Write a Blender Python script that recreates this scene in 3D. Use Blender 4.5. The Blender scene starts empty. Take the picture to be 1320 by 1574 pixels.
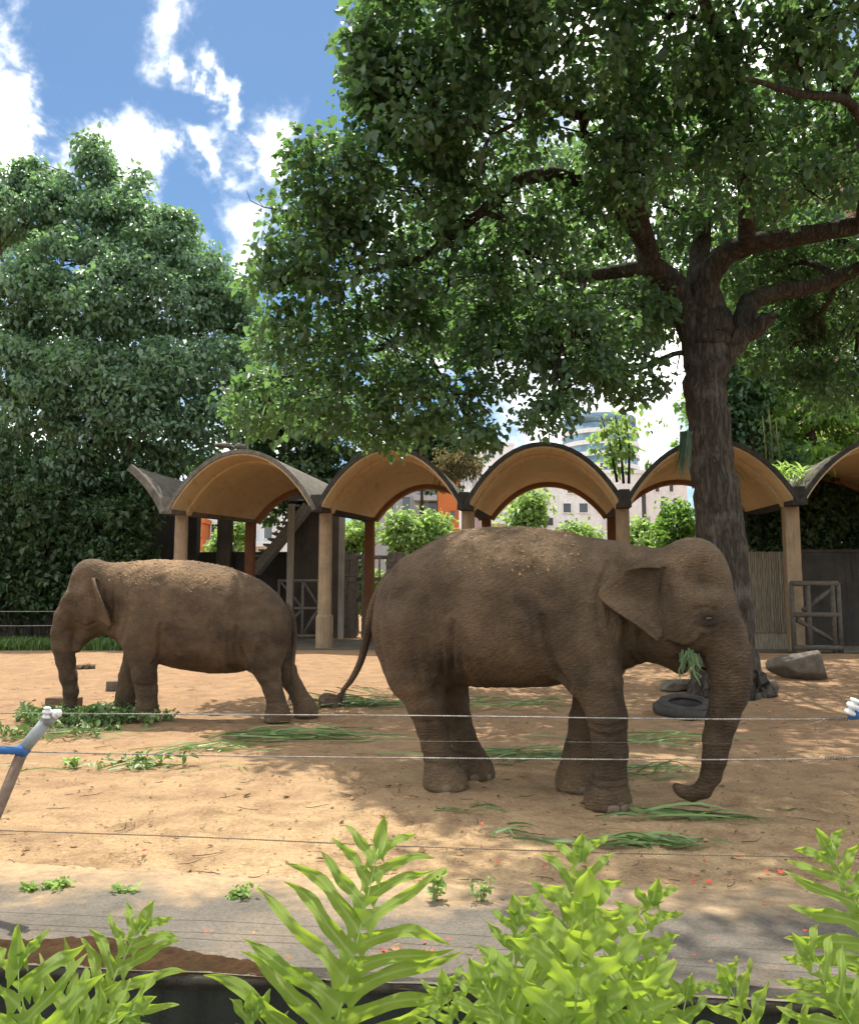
import bpy, bmesh, math, random
import numpy as np
from mathutils import Vector, Matrix

random.seed(7)
RNG = np.random.default_rng(7)
scene = bpy.context.scene
COL = scene.collection
R = math.radians

# ------------------------------------------------------------------ camera, sky, sun, exposure
CAM_H = 1.62
PITCH = math.atan(148.0 / 1320.0)
cam_data = bpy.data.cameras.new('camera')
cam_data.sensor_fit = 'HORIZONTAL'
cam_data.sensor_width = 36.0
cam_data.lens = 36.0
cam_data.clip_start = 0.05
cam_data.clip_end = 3000.0
cam = bpy.data.objects.new('camera', cam_data)
COL.objects.link(cam)
cam.location = (0, 0, CAM_H)
cam.rotation_euler = (R(90) + PITCH, 0, 0)
scene.camera = cam

SUN_EL, SUN_AZ = 68.0, -9.0          # degrees; azimuth from +Y (the view), clockwise
SKY_STRENGTH = 0.10
sun_data = bpy.data.lights.new('sun', 'SUN')
sun_data.energy = 2.8
sun_data.angle = R(0.55)
sun_data.color = (1.0, 0.94, 0.84)
sun = bpy.data.objects.new('sun', sun_data)
COL.objects.link(sun)
sd = Vector((math.sin(R(SUN_AZ)) * math.cos(R(SUN_EL)), math.cos(R(SUN_AZ)) * math.cos(R(SUN_EL)), math.sin(R(SUN_EL))))
sun.rotation_euler = sd.to_track_quat('Z', 'Y').to_euler()

scene.view_settings.view_transform = 'Standard'
scene.view_settings.look = 'None'
scene.view_settings.exposure = 1.45
scene.view_settings.gamma = 1.0
scene.view_settings.use_curve_mapping = False
cy = scene.cycles
cy.use_denoising = True
cy.max_bounces = 8
cy.diffuse_bounces = 6
cy.glossy_bounces = 2
cy.transmission_bounces = 5
cy.transparent_max_bounces = 6
cy.use_adaptive_sampling = True
cy.adaptive_threshold = 0.02
cy.sample_clamp_indirect = 6.0
cy.caustics_reflective = False
cy.caustics_refractive = False

# a point of the place that the photograph shows at a pixel (1320 x 1574) and a depth Y
CP, SP = math.cos(PITCH), math.sin(PITCH)
def at(px, py, Y):
    a, b = px - 660.0, 787.0 - py
    dx, dy, dz = a, 1320 * CP - b * SP, 1320 * SP + b * CP
    t = Y / dy
    return Vector((dx * t, Y, CAM_H + dz * t))

def view_angles(px, py):
    d = at(px, py, 1.0) - Vector((0, 0, CAM_H))
    d.normalize()
    return math.atan2(d.x, d.y), math.asin(d.z)

def make_world():
    w = bpy.data.worlds.new('World')
    scene.world = w
    w.use_nodes = True
    nt = w.node_tree
    N, L = nt.nodes, nt.links
    for n in list(N): N.remove(n)
    def nd(t, **k):
        n = N.new(t)
        for a, b in k.items(): setattr(n, a, b)
        return n
    def math_(op, a, b=None, c=None, clamp=False):
        n = nd('ShaderNodeMath', operation=op, use_clamp=clamp)
        for i, v in enumerate((a, b, c)):
            if v is None: continue
            if isinstance(v, (int, float)): n.inputs[i].default_value = v
            else: L.new(v, n.inputs[i])
        return n.outputs[0]
    out = nd('ShaderNodeOutputWorld')
    bg = nd('ShaderNodeBackground')
    bg.inputs['Strength'].default_value = SKY_STRENGTH
    sky = nd('ShaderNodeTexSky', sky_type='NISHITA')
    sky.sun_disc = False
    sky.sun_elevation = R(SUN_EL)
    sky.sun_rotation = R(SUN_AZ)
    sky.air_density = 1.0
    sky.dust_density = 0.4
    sky.ozone_density = 3.5
    tc = nd('ShaderNodeTexCoord')
    sep = nd('ShaderNodeSeparateXYZ')
    L.new(tc.outputs['Generated'], sep.inputs[0])
    X, Y, Z = sep.outputs
    u0_ = math_('ARCTAN2', X, Y)
    v0_ = math_('ARCSINE', Z)
    def noise(scale, detail, rough, off, stretch=(1, 1, 1)):
        mp = nd('ShaderNodeMapping')
        mp.inputs['Location'].default_value = off
        mp.inputs['Scale'].default_value = stretch
        L.new(tc.outputs['Generated'], mp.inputs[0])
        n = nd('ShaderNodeTexNoise')
        n.inputs['Scale'].default_value = scale
        n.inputs['Detail'].default_value = detail
        n.inputs['Roughness'].default_value = rough
        n.inputs['Distortion'].default_value = 0.25
        L.new(mp.outputs[0], n.inputs['Vector'])
        return n.outputs['Fac']
    fine = noise(10.0, 9.0, 0.62, (3.1, 0.4, 1.2))
    wide = noise(2.1, 3.0, 0.5, (0.3, 5.2, 2.0), (1, 1, 1.8))
    u = math_('ADD', u0_, math_('MULTIPLY', math_('SUBTRACT', noise(9.0, 5.0, 0.6, (7.7, 1.3, 0.2)), 0.5), 0.22))
    v = math_('ADD', v0_, math_('MULTIPLY', math_('SUBTRACT', noise(9.0, 5.0, 0.6, (1.7, 8.3, 4.2)), 0.5), 0.22))
    blobs = [  # px, py, rx, ry, tilt (deg), weight
        (0, 185, 38, 60, 0, 1.25), (0, 40, 32, 32, 0, 0.75), (232, 15, 46, 46, 0, 0.8), (285, 85, 46, 28, 50, 0.85), (328, 140, 24, 14, 50, 0.8),
        (208, 255, 54, 50, 0, 1.2), (150, 250, 46, 38, 0, 1.0), (90, 268, 46, 36, 0, 1.05), (310, 232, 54, 22, 30, 0.88), (378, 235, 42, 32, 0, 0.82),
        (415, 205, 36, 42, 0, 0.9), (415, 290, 62, 50, 0, 0.85), (312, 350, 40, 34, 0, 0.8), (440, 380, 50, 50, 0, 0.7), (700, 330, 130, 260, 0, 0.85), (980, 330, 330, 380, 0, 1.1),
        (1320, 300, 240, 300, 0, 0.9), (820, 630, 190, 90, 0, 0.8), (480, 660, 200, 90, 0, 0.8), (100, 600, 220, 150, 0, 0.8)]
    acc = None
    for px, py, rx, ry, tilt, wt in blobs:
        u0, v0 = view_angles(px, py)
        ca, sa = math.cos(R(tilt)), math.sin(R(tilt))
        du = math_('SUBTRACT', u, u0)
        dv = math_('SUBTRACT', v0, v)
        p = math_('ADD', math_('MULTIPLY', du, ca * 1320 / rx), math_('MULTIPLY', dv, sa * 1320 / rx))
        q = math_('ADD', math_('MULTIPLY', du, -sa * 1320 / ry), math_('MULTIPLY', dv, ca * 1320 / ry))
        d2 = math_('ADD', math_('MULTIPLY', p, p), math_('MULTIPLY', q, q))
        g = math_('MULTIPLY', math_('POWER', 2.718, math_('MULTIPLY', d2, -0.5)), wt)
        acc = g if acc is None else math_('MAXIMUM', acc, g)
    # the rest of the sky: unseen cloud, made denser for fill light
    ahead = math_('MULTIPLY', math_('SUBTRACT', Y, 0.45), 3.0, clamp=True)
    rest = math_('MULTIPLY', math_('SUBTRACT', 1.0, ahead), math_('MULTIPLY', math_('SUBTRACT', wide, 0.27), 5.0, clamp=True))
    acc = math_('MAXIMUM', acc, math_('MULTIPLY', rest, 0.85))
    dens = math_('ADD', math_('MULTIPLY', acc, 1.25), math_('MULTIPLY', math_('SUBTRACT', fine, 0.5), 3.0))
    mr = nd('ShaderNodeMapRange', interpolation_type='SMOOTHSTEP')
    mr.inputs['From Min'].default_value = 0.36
    mr.inputs['From Max'].default_value = 1.55
    L.new(dens, mr.inputs['Value'])
    mr2 = nd('ShaderNodeMapRange', interpolation_type='SMOOTHSTEP')
    mr2.inputs['From Min'].default_value = 0.5
    mr2.inputs['From Max'].default_value = 1.7
    L.new(dens, mr2.inputs['Value'])
    cc = nd('ShaderNodeMix', data_type='RGBA')
    k = 1.0 / SKY_STRENGTH
    cc.inputs['A'].default_value = (0.52 * k, 0.54 * k, 0.57 * k, 1)
    cc.inputs['B'].default_value = (1.70 * k, 1.66 * k, 1.56 * k, 1)
    L.new(mr2.outputs[0], cc.inputs['Factor'])
    mix = nd('ShaderNodeMix', data_type='RGBA')
    above = math_('MULTIPLY', math_('ADD', Z, 0.01), 20.0, clamp=True)
    L.new(math_('MULTIPLY', math_('MULTIPLY', mr.outputs[0], 0.96), above), mix.inputs['Factor'])
    tint = nd('ShaderNodeMix', data_type='RGBA', blend_type='MULTIPLY')
    tint.inputs['Factor'].default_value = 1.0
    tint.inputs['B'].default_value = (0.425, 0.50, 0.515, 1)
    L.new(sky.outputs[0], tint.inputs['A'])
    L.new(tint.outputs['Result'], mix.inputs['A'])
    L.new(cc.outputs['Result'], mix.inputs['B'])
    L.new(mix.outputs['Result'], bg.inputs['Color'])
    L.new(bg.outputs[0], out.inputs[0])
    w.cycles.sampling_method = 'MANUAL'
    w.cycles.sample_map_resolution = 1024
make_world()

# ------------------------------------------------------------------ helpers: tagging, meshes, noise
def tag(o, label=None, cat=None, group=None, kind=None):
    if label: o['label'] = label
    if cat: o['category'] = cat
    if group: o['group'] = group
    if kind: o['kind'] = kind
    return o

def empty(name, loc=(0, 0, 0), rz=0.0):
    o = bpy.data.objects.new(name, None)
    o.empty_display_size = 0.2
    COL.objects.link(o)
    o.location = loc
    o.rotation_euler = (0, 0, rz)
    return o

def link_mesh(name, me, mat, parent=None):
    o = bpy.data.objects.new(name, me)
    COL.objects.link(o)
    if mat is not None and not me.materials:
        for m in (mat if isinstance(mat, (list, tuple)) else [mat]): me.materials.append(m)
    o.parent = parent
    return o

def np_mesh(name, V, F, smooth=True):
    """V (n,3), F (m,k) with one face size"""
    V = np.ascontiguousarray(V, dtype=np.float32)
    F = np.ascontiguousarray(F, dtype=np.int32)
    me = bpy.data.meshes.new(name)
    k = F.shape[1]
    me.vertices.add(len(V)); me.vertices.foreach_set('co', V.ravel())
    me.loops.add(F.size); me.loops.foreach_set('vertex_index', F.ravel())
    me.polygons.add(len(F))
    me.polygons.foreach_set('loop_start', np.arange(0, F.size, k, dtype=np.int32))
    me.polygons.foreach_set('loop_total', np.full(len(F), k, dtype=np.int32))
    if smooth: me.polygons.foreach_set('use_smooth', np.ones(len(F), dtype=bool))
    me.update(calc_edges=True)
    return me

class MB:
    """collects shapes; build() makes one mesh object"""
    def __init__(s): s.v, s.f = [], []
    def add(s, vs, fs):
        b = len(s.v)
        s.v += [tuple(p) for p in vs]
        s.f += [tuple(i + b for i in f) for f in fs]
        return s
    def box(s, x0, x1, y0, y1, z0, z1, M=None):
        vs = [Vector(p) for p in ((x0,y0,z0),(x1,y0,z0),(x1,y1,z0),(x0,y1,z0),(x0,y0,z1),(x1,y0,z1),(x1,y1,z1),(x0,y1,z1))]
        if M is not None: vs = [M @ p for p in vs]
        return s.add(vs, [(3,2,1,0),(4,5,6,7),(0,1,5,4),(1,2,6,5),(2,3,7,6),(3,0,4,7)])
    def bar(s, a, b, w, h=None, up=(0, 0, 1)):
        """a square bar from a to b"""
        a, b = Vector(a), Vector(b)
        h = h or w
        t = (b - a).normalized()
        u = Vector(up)
        if abs(t.dot(u)) > 0.97: u = Vector((0, 1, 0))
        sx = t.cross(u).normalized() * (w / 2)
        sy = sx.cross(t).normalized() * (h / 2)
        vs = [p + i * sx + j * sy for p in (a, b) for i, j in ((-1,-1),(1,-1),(1,1),(-1,1))]
        return s.add(vs, [(3,2,1,0),(4,5,6,7),(0,1,5,4),(1,2,6,5),(2,3,7,6),(3,0,4,7)])
    def tube(s, pts, rad, n=8, caps=True, wob=0.0, ell=None):
        """swept tube along points with per-point radius"""
        pts = [Vector(p) for p in pts]
        if isinstance(rad, (int, float)): rad = [rad] * len(pts)
        b = len(s.v)
        prev = None
        for i, p in enumerate(pts):
            t = (pts[min(i + 1, len(pts) - 1)] - pts[max(i - 1, 0)])
            t = t.normalized() if t.length > 1e-9 else Vector((0, 0, 1))
            if prev is None:
                u = Vector((0, 0, 1)) if abs(t.z) < 0.9 else Vector((1, 0, 0))
                a = t.cross(u).normalized()
            else:
                a = (prev - t * prev.dot(t)).normalized()
            prev = a
            c = t.cross(a)
            for k in range(n):
                th = 2 * math.pi * k / n
                r = rad[i] * (1 + (random.uniform(-wob, wob) if wob else 0))
                s.v.append(tuple(p + (a * math.cos(th) + c * math.sin(th)) * r))
        for i in range(len(pts) - 1):
            for k in range(n):
                k2 = (k + 1) % n
                s.f.append((b + i*n + k, b + i*n + k2, b + (i+1)*n + k2, b + (i+1)*n + k))
        if caps:
            s.f.append(tuple(b + k for k in range(n - 1, -1, -1)))
            s.f.append(tuple(b + (len(pts)-1)*n + k for k in range(n)))
        return s
    def lathe(s, prof, n=16, M=None):
        """profile of (r, z) turned about z"""
        b = len(s.v)
        for r, z in prof:
            for k in range(n):
                th = 2 * math.pi * k / n
                p = Vector((r * math.cos(th), r * math.sin(th), z))
                s.v.append(tuple(M @ p if M is not None else p))
        for i in range(len(prof) - 1):
            for k in range(n):
                k2 = (k + 1) % n
                s.f.append((b+i*n+k, b+i*n+k2, b+(i+1)*n+k2, b+(i+1)*n+k))
        s.f.append(tuple(b + k for k in range(n - 1, -1, -1)))
        s.f.append(tuple(b + (len(prof)-1)*n + k for k in range(n)))
        return s
    def build(s, name, mat, parent=None, smooth=False, bevel=0.0):
        me = bpy.data.meshes.new(name)
        me.from_pydata(s.v, [], s.f)
        if smooth: me.polygons.foreach_set('use_smooth', np.ones(len(me.polygons), dtype=bool))
        me.update()
        o = link_mesh(name, me, mat, parent)
        if bevel:
            m = o.modifiers.new('bevel', 'BEVEL'); m.width = bevel; m.segments = 2; m.limit_method = 'ANGLE'
        return o

def vnoise(x, y, seed=0):
    """2-D value noise in [-1, 1]"""
    xi, yi = np.floor(x).astype(np.int64), np.floor(y).astype(np.int64)
    fx, fy = x - xi, y - yi
    fx, fy = fx*fx*(3-2*fx), fy*fy*(3-2*fy)
    def h(a, b):
        n = (a * 374761393 + b * 668265263 + seed * 1442695041) & 0xffffffff
        n = ((n ^ (n >> 13)) * 1274126177) & 0xffffffff
        n = n ^ (n >> 16)
        return (n & 0xffff) / 32767.5 - 1
    return (h(xi,yi)*(1-fx)+h(xi+1,yi)*fx)*(1-fy) + (h(xi,yi+1)*(1-fx)+h(xi+1,yi+1)*fx)*fy

def fbm(x, y, seed=0, octv=4, gain=0.5):
    s, a = 0, 1.0
    for k in range(octv):
        s = s + a * vnoise(x * 2**k, y * 2**k, seed + k); a *= gain
    return s

def vnoise3(p, seed=0):
    return (vnoise(p[:,0] + 0.37*p[:,2], p[:,1] + 0.61*p[:,2], seed) + vnoise(p[:,1] - 0.43*p[:,0], p[:,2] + 0.29*p[:,0], seed+11)
            + vnoise(p[:,2] - 0.31*p[:,1], p[:,0] + 0.53*p[:,1], seed+23)) / 1.7

# ------------------------------------------------------------------ materials
class Mat:
    def __init__(s, name):
        s.m = bpy.data.materials.new(name)
        s.m.use_nodes = True
        s.nt = s.m.node_tree
        s.N, s.L = s.nt.nodes, s.nt.links
        s.bsdf = s.N['Principled BSDF']
        s.out = s.N['Material Output']
        s._tc = None
    def nd(s, t, **k):
        n = s.N.new(t)
        for a, b in k.items(): setattr(n, a, b)
        return n
    def coord(s, scale=(1, 1, 1), rot=(0, 0, 0), space='Object'):
        if s._tc is None: s._tc = s.nd('ShaderNodeTexCoord')
        if space == 'World':
            src = s.nd('ShaderNodeNewGeometry').outputs['Position']
        else: src = s._tc.outputs[space]
        mp = s.nd('ShaderNodeMapping')
        mp.inputs['Scale'].default_value = scale
        mp.inputs['Rotation'].default_value = rot
        s.L.new(src, mp.inputs[0])
        return mp.outputs[0]
    def put(s, sock, v):
        if isinstance(v, (int, float)): sock.default_value = v
        elif isinstance(v, (tuple, list)): sock.default_value = (*v, 1) if len(v) == 3 else v
        else: s.L.new(v, sock)
    def noise(s, scale, detail=4, rough=0.55, vec=None, dist=0.0):
        n = s.nd('ShaderNodeTexNoise')
        n.inputs['Scale'].default_value = scale
        n.inputs['Detail'].default_value = detail
        n.inputs['Roughness'].default_value = rough
        n.inputs['Distortion'].default_value = dist
        s.L.new(vec if vec is not None else s.coord(), n.inputs['Vector'])
        return n.outputs['Fac']
    def voronoi(s, scale, vec=None, feature='DISTANCE_TO_EDGE'):
        n = s.nd('ShaderNodeTexVoronoi', feature=feature)
        n.inputs['Scale'].default_value = scale
        s.L.new(vec if vec is not None else s.coord(), n.inputs['Vector'])
        return n.outputs['Distance']
    def wave(s, scale, dist=3, vec=None, d='Z', ds=1.5):
        n = s.nd('ShaderNodeTexWave', wave_type='BANDS', bands_direction=d)
        n.inputs['Scale'].default_value = scale
        n.inputs['Distortion'].default_value = dist
        n.inputs['Detail'].default_value = 3
        n.inputs['Detail Scale'].default_value = ds
        s.L.new(vec if vec is not None else s.coord(), n.inputs['Vector'])
        return n.outputs['Fac']
    def rng(s, v, a, b, c=0.0, d=1.0):
        n = s.nd('ShaderNodeMapRange')
        for i, k in zip(('From Min', 'From Max', 'To Min', 'To Max'), (a, b, c, d)): n.inputs[i].default_value = k
        s.L.new(v, n.inputs['Value'])
        return n.outputs[0]
    def mix(s, f, a, b):
        n = s.nd('ShaderNodeMix', data_type='RGBA')
        s.put(n.inputs['Factor'], f); s.put(n.inputs['A'], a); s.put(n.inputs['B'], b)
        return n.outputs['Result']
    def mul(s, a, b, mode='MULTIPLY', f=1.0):
        n = s.nd('ShaderNodeMix', data_type='RGBA', blend_type=mode)
        s.put(n.inputs['Factor'], f); s.put(n.inputs['A'], a); s.put(n.inputs['B'], b)
        return n.outputs['Result']
    def math(s, op, a, b=None, clamp=False):
        n = s.nd('ShaderNodeMath', operation=op, use_clamp=clamp)
        s.put(n.inputs[0], a)
        if b is not None: s.put(n.inputs[1], b)
        return n.outputs[0]
    def attr(s, name):
        n = s.nd('ShaderNodeAttribute', attribute_name=name)
        return n.outputs['Fac']
    def bump(s, h, strength=0.5, dist=0.01, prev=None):
        n = s.nd('ShaderNodeBump')
        n.inputs['Strength'].default_value = strength
        n.inputs['Distance'].default_value = dist
        s.L.new(h, n.inputs['Height'])
        if prev is not None: s.L.new(prev, n.inputs['Normal'])
        return n.outputs[0]
    def done(s, col, rough=0.8, normal=None, spec=0.3, metal=0.0):
        s.put(s.bsdf.inputs['Base Color'], col)
        s.put(s.bsdf.inputs['Roughness'], rough)
        s.bsdf.inputs['Specular IOR Level'].default_value = spec
        s.bsdf.inputs['Metallic'].default_value = metal
        if normal is not None: s.L.new(normal, s.bsdf.inputs['Normal'])
        return s.m
    def translucent(s, col, fac, normal=None):
        t = s.nd('ShaderNodeBsdfTranslucent')
        s.put(t.inputs['Color'], col)
        mx = s.nd('ShaderNodeMixShader')
        mx.inputs[0].default_value = fac
        s.L.new(s.bsdf.outputs[0], mx.inputs[1]); s.L.new(t.outputs[0], mx.inputs[2])
        s.L.new(mx.outputs[0], s.out.inputs[0])
        return s.m

def mat_plain(name, c1, c2, scale=4.0, rough=0.8, bump=0.3, bscale=30.0, spec=0.3, metal=0.0, space='Object', stretch=(1, 1, 1)):
    m = Mat(name)
    v = m.coord(stretch, space=space)
    col = m.mix(m.rng(m.noise(scale, 5, 0.6, v), 0.3, 0.7), c1, c2)
    nrm = m.bump(m.noise(bscale, 4, 0.6, v), bump, 0.01) if bump else None
    return m.done(col, rough, nrm, spec, metal)

def mat_concrete(name, base, dark, stain=0.5, scale=1.0, bump=0.4):
    m = Mat(name)
    v = m.coord(space='World')
    c = m.mix(m.rng(m.noise(1.3*scale, 6, 0.65, v), 0.3, 0.72), base, dark)
    streak = m.noise(2.2*scale, 5, 0.65, m.coord((3, 3, 0.25), space='World'))
    c = m.mix(m.rng(streak, 0.52, 0.72, 0, stain), c, tuple(x * 0.45 for x in dark))
    c = m.mul(c, m.mix(m.rng(m.noise(45*scale, 3, 0.6, v), 0.3, 0.7), (0.78, 0.78, 0.78), (1, 1, 1)))
    h = m.noise(38*scale, 5, 0.65, v)
    return m.done(c, 0.9, m.bump(h, bump, 0.012), 0.2)

def mat_leaf(name, dark, light, trans, fac=0.35, rough=0.42, spec=0.4):
    m = Mat(name)
    a = m.attr('tint')
    c = m.mix(a, dark, light)
    t = m.mix(a, trans, tuple(min(1, x * 1.5) for x in trans))
    m.done(c, rough, None, spec)
    return m.translucent(t, fac)

def mat_bark(name, c1, c2, vert=True):
    m = Mat(name)
    v = m.coord((1, 1, 0.22), space='World')
    crack = m.rng(m.math('ABSOLUTE', m.math('SUBTRACT', m.noise(11, 5, 0.6, m.coord((1, 1, 0.16), space='World'), 0.8), 0.5)), 0.0, 0.5)
    n = m.noise(14, 6, 0.65, v)
    c = m.mix(m.rng(n, 0.3, 0.7), c1, c2)
    c = m.mul(c, m.mix(m.rng(crack, 0.0, 0.2), (0.5, 0.48, 0.46), (1.05, 1.05, 1.05)))
    c = m.mix(m.rng(m.noise(2.5, 4, 0.6, m.coord(space='World')), 0.54, 0.7, 0, 0.5), c, (0.15, 0.14, 0.115))
    nb = m.bump(m.rng(crack, 0, 0.2), 0.8, 0.02)
    return m.done(c, 0.92, m.bump(n, 0.9, 0.03, nb), 0.15)

def mat_ground():
    m = Mat('dirt')
    v = m.coord(space='World')
    big = m.noise(0.42, 5, 0.6, v, 0.4)
    mid = m.noise(2.3, 6, 0.65, v, 0.3)
    fine = m.noise(34, 5, 0.7, v)
    c = m.mix(m.rng(big, 0.35, 0.66), (0.57, 0.415, 0.235), (0.455, 0.315, 0.175))
    c = m.mix(m.rng(mid, 0.44, 0.68, 0, 0.85), c, (0.27, 0.175, 0.102))
    c = m.mix(m.rng(m.noise(9, 5, 0.7, v), 0.6, 0.75, 0, 0.5), c, (0.14, 0.085, 0.055))
    c = m.mul(c, m.mix(m.rng(fine, 0.28, 0.72), (0.66, 0.64, 0.62), (1.12, 1.1, 1.08)))
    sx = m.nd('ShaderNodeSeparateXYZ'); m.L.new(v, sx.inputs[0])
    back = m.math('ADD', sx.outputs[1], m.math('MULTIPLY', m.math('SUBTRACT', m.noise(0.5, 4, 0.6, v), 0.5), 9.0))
    c = m.mix(m.rng(back, 6.5, 11.5, 0, 0.85), c, m.mix(m.rng(m.noise(3.1, 5, 0.65, v), 0.3, 0.7), (0.40, 0.248, 0.140), (0.235, 0.145, 0.085)))  # redder soil towards the back, with shade painted in as darker brown
    c = m.mul(c, m.mix(m.rng(m.noise(28, 4, 0.7, v), 0.3, 0.7), (0.86, 0.85, 0.84), (1.08, 1.07, 1.06)))
    peb = m.voronoi(55, v, 'F1')
    c = m.mix(m.rng(peb, 0.12, 0.2, 0.35, 0.0), c, (0.44, 0.33, 0.22))
    h = m.math('ADD', m.math('MULTIPLY', mid, 1.2), m.math('ADD', m.math('MULTIPLY', m.noise(11, 6, 0.7, v), 0.8), m.math('MULTIPLY', fine, 0.35)))
    return m.done(c, 0.95, m.bump(h, 1.0, 0.06), 0.12)

def mat_apron():
    m = Mat('apron_concrete')
    v = m.coord(space='World')
    c = m.mix(m.rng(m.noise(1.6, 6, 0.65, v), 0.32, 0.7), (0.19, 0.165, 0.130), (0.108, 0.096, 0.079))
    c = m.mix(m.rng(m.noise(0.9, 5, 0.65, v, 0.5), 0.52, 0.68, 0, 0.5), c, (0.27, 0.20, 0.135))
    c = m.mix(m.rng(m.noise(5, 6, 0.7, v), 0.55, 0.72, 0, 0.7), c, (0.10, 0.095, 0.08))
    c = m.mul(c, m.mix(m.rng(m.noise(60, 4, 0.7, v), 0.3, 0.7), (0.62, 0.62, 0.62), (1.1, 1.1, 1.1)))
    rim = m.math('ADD', m.attr('inner'), m.math('MULTIPLY', m.math('SUBTRACT', m.noise(2.6, 6, 0.7, v), 0.5), 1.3))
    c = m.mix(m.rng(rim, 0.52, 0.95), c, m.mix(m.rng(m.noise(20, 5, 0.7, v), 0.35, 0.65), (0.42, 0.30, 0.17), (0.30, 0.205, 0.12)))
    h = m.math('ADD', m.noise(70, 4, 0.7, v), m.math('MULTIPLY', m.noise(12, 5, 0.7, v), 1.5))
    return m.done(c, 0.93, m.bump(h, 0.6, 0.012), 0.2)

M = {}
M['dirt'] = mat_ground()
M['apron'] = mat_apron()
M['wall_dark'] = mat_concrete('mossy_wall_face', (0.045, 0.048, 0.038), (0.02, 0.024, 0.018), 0.6, 1.6, 0.6)
M['coping'] = mat_concrete('coping', (0.12, 0.105, 0.08), (0.035, 0.034, 0.026), 0.7, 5.0, 1.0)
M['bark'] = mat_bark('grey_brown_bark', (0.102, 0.084, 0.067), (0.050, 0.041, 0.033))
M['bark_red'] = mat_bark('reddish_bark', (0.12, 0.075, 0.05), (0.06, 0.04, 0.028))
M['leaf_big'] = mat_leaf('leaf_heart', (0.044, 0.083, 0.050), (0.100, 0.170, 0.092), (0.18, 0.34, 0.08), 0.36, 0.42, 0.55)
M['leaf_left'] = mat_leaf('leaf_fig', (0.088, 0.145, 0.100), (0.23, 0.34, 0.22), (0.23, 0.42, 0.14), 0.34, 0.38, 0.65)
M['leaf_dark'] = mat_leaf('leaf_deep', (0.028, 0.055, 0.027), (0.07, 0.118, 0.046), (0.09, 0.18, 0.04), 0.27)
M['leaf_mid'] = mat_leaf('leaf_mid', (0.055, 0.10, 0.036), (0.12, 0.20, 0.06), (0.26, 0.47, 0.06), 0.42)
M['leaf_bright'] = mat_leaf('leaf_pale', (0.13, 0.19, 0.075), (0.25, 0.34, 0.135), (0.36, 0.54, 0.12), 0.45)
M['grass'] = mat_leaf('grass_blades', (0.04, 0.08, 0.02), (0.10, 0.17, 0.04), (0.15, 0.28, 0.05), 0.25)
M['cut_grass'] = mat_leaf('cut_grass', (0.05, 0.105, 0.035), (0.27, 0.37, 0.13), (0.16, 0.28, 0.06), 0.2, 0.45)
M['dry'] = mat_leaf('dry_litter', (0.11, 0.065, 0.035), (0.40, 0.30, 0.17), (0.2, 0.12, 0.05), 0.12, 0.8, 0.1)
M['dry_vine'] = mat_leaf('dry_vine', (0.16, 0.13, 0.06), (0.34, 0.28, 0.13), (0.3, 0.24, 0.1), 0.25, 0.8, 0.1)
M['petal'] = mat_plain('red_petal', (0.62, 0.05, 0.025), (0.75, 0.12, 0.05), 30, 0.6, 0)
M['metal_gate'] = mat_plain('weathered_rail', (0.24, 0.22, 0.19), (0.14, 0.13, 0.11), 9, 0.7, 0.4, 60, space='World')
M['gate_dark'] = mat_plain('dark_timber_rail', (0.115, 0.10, 0.08), (0.06, 0.052, 0.043), 9, 0.85, 0.4, 60, space='World')
M['wire'] = mat_plain('galvanised_wire', (0.34, 0.32, 0.29), (0.14, 0.13, 0.12), 40, 0.5, 0, metal=0.4)
M['pipe'] = mat_plain('grey_pipe', (0.36, 0.38, 0.38), (0.26, 0.27, 0.26), 12, 0.5, 0.2, 60)
M['pipe_rust'] = mat_plain('rusty_pipe', (0.16, 0.10, 0.07), (0.24, 0.18, 0.13), 14, 0.8, 0.5, 50)
M['blue'] = mat_plain('blue_paint', (0.035, 0.12, 0.32), (0.05, 0.16, 0.38), 12, 0.5, 0.2, 60)
M['porcelain'] = mat_plain('white_insulator', (0.80, 0.79, 0.76), (0.62, 0.60, 0.56), 18, 0.25, 0.1, 60, spec=0.5)
M['rubber'] = mat_plain('worn_rubber', (0.026, 0.025, 0.024), (0.06, 0.054, 0.046), 6, 0.85, 0.6, 40)
M['rock'] = mat_plain('boulder_stone', (0.16, 0.137, 0.108), (0.08, 0.066, 0.052), 5, 0.9, 0.9, 14)
M['wood_block'] = mat_plain('old_timber', (0.17, 0.115, 0.075), (0.07, 0.05, 0.035), 7, 0.9, 0.7, 30, stretch=(1, 4, 4))
M['dung'] = mat_plain('dung', (0.09, 0.06, 0.035), (0.14, 0.10, 0.06), 20, 0.95, 0.9, 60)
M['soil'] = mat_plain('dark_soil', (0.06, 0.045, 0.032), (0.10, 0.075, 0.055), 6, 0.95, 0.9, 20, space='World')

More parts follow.
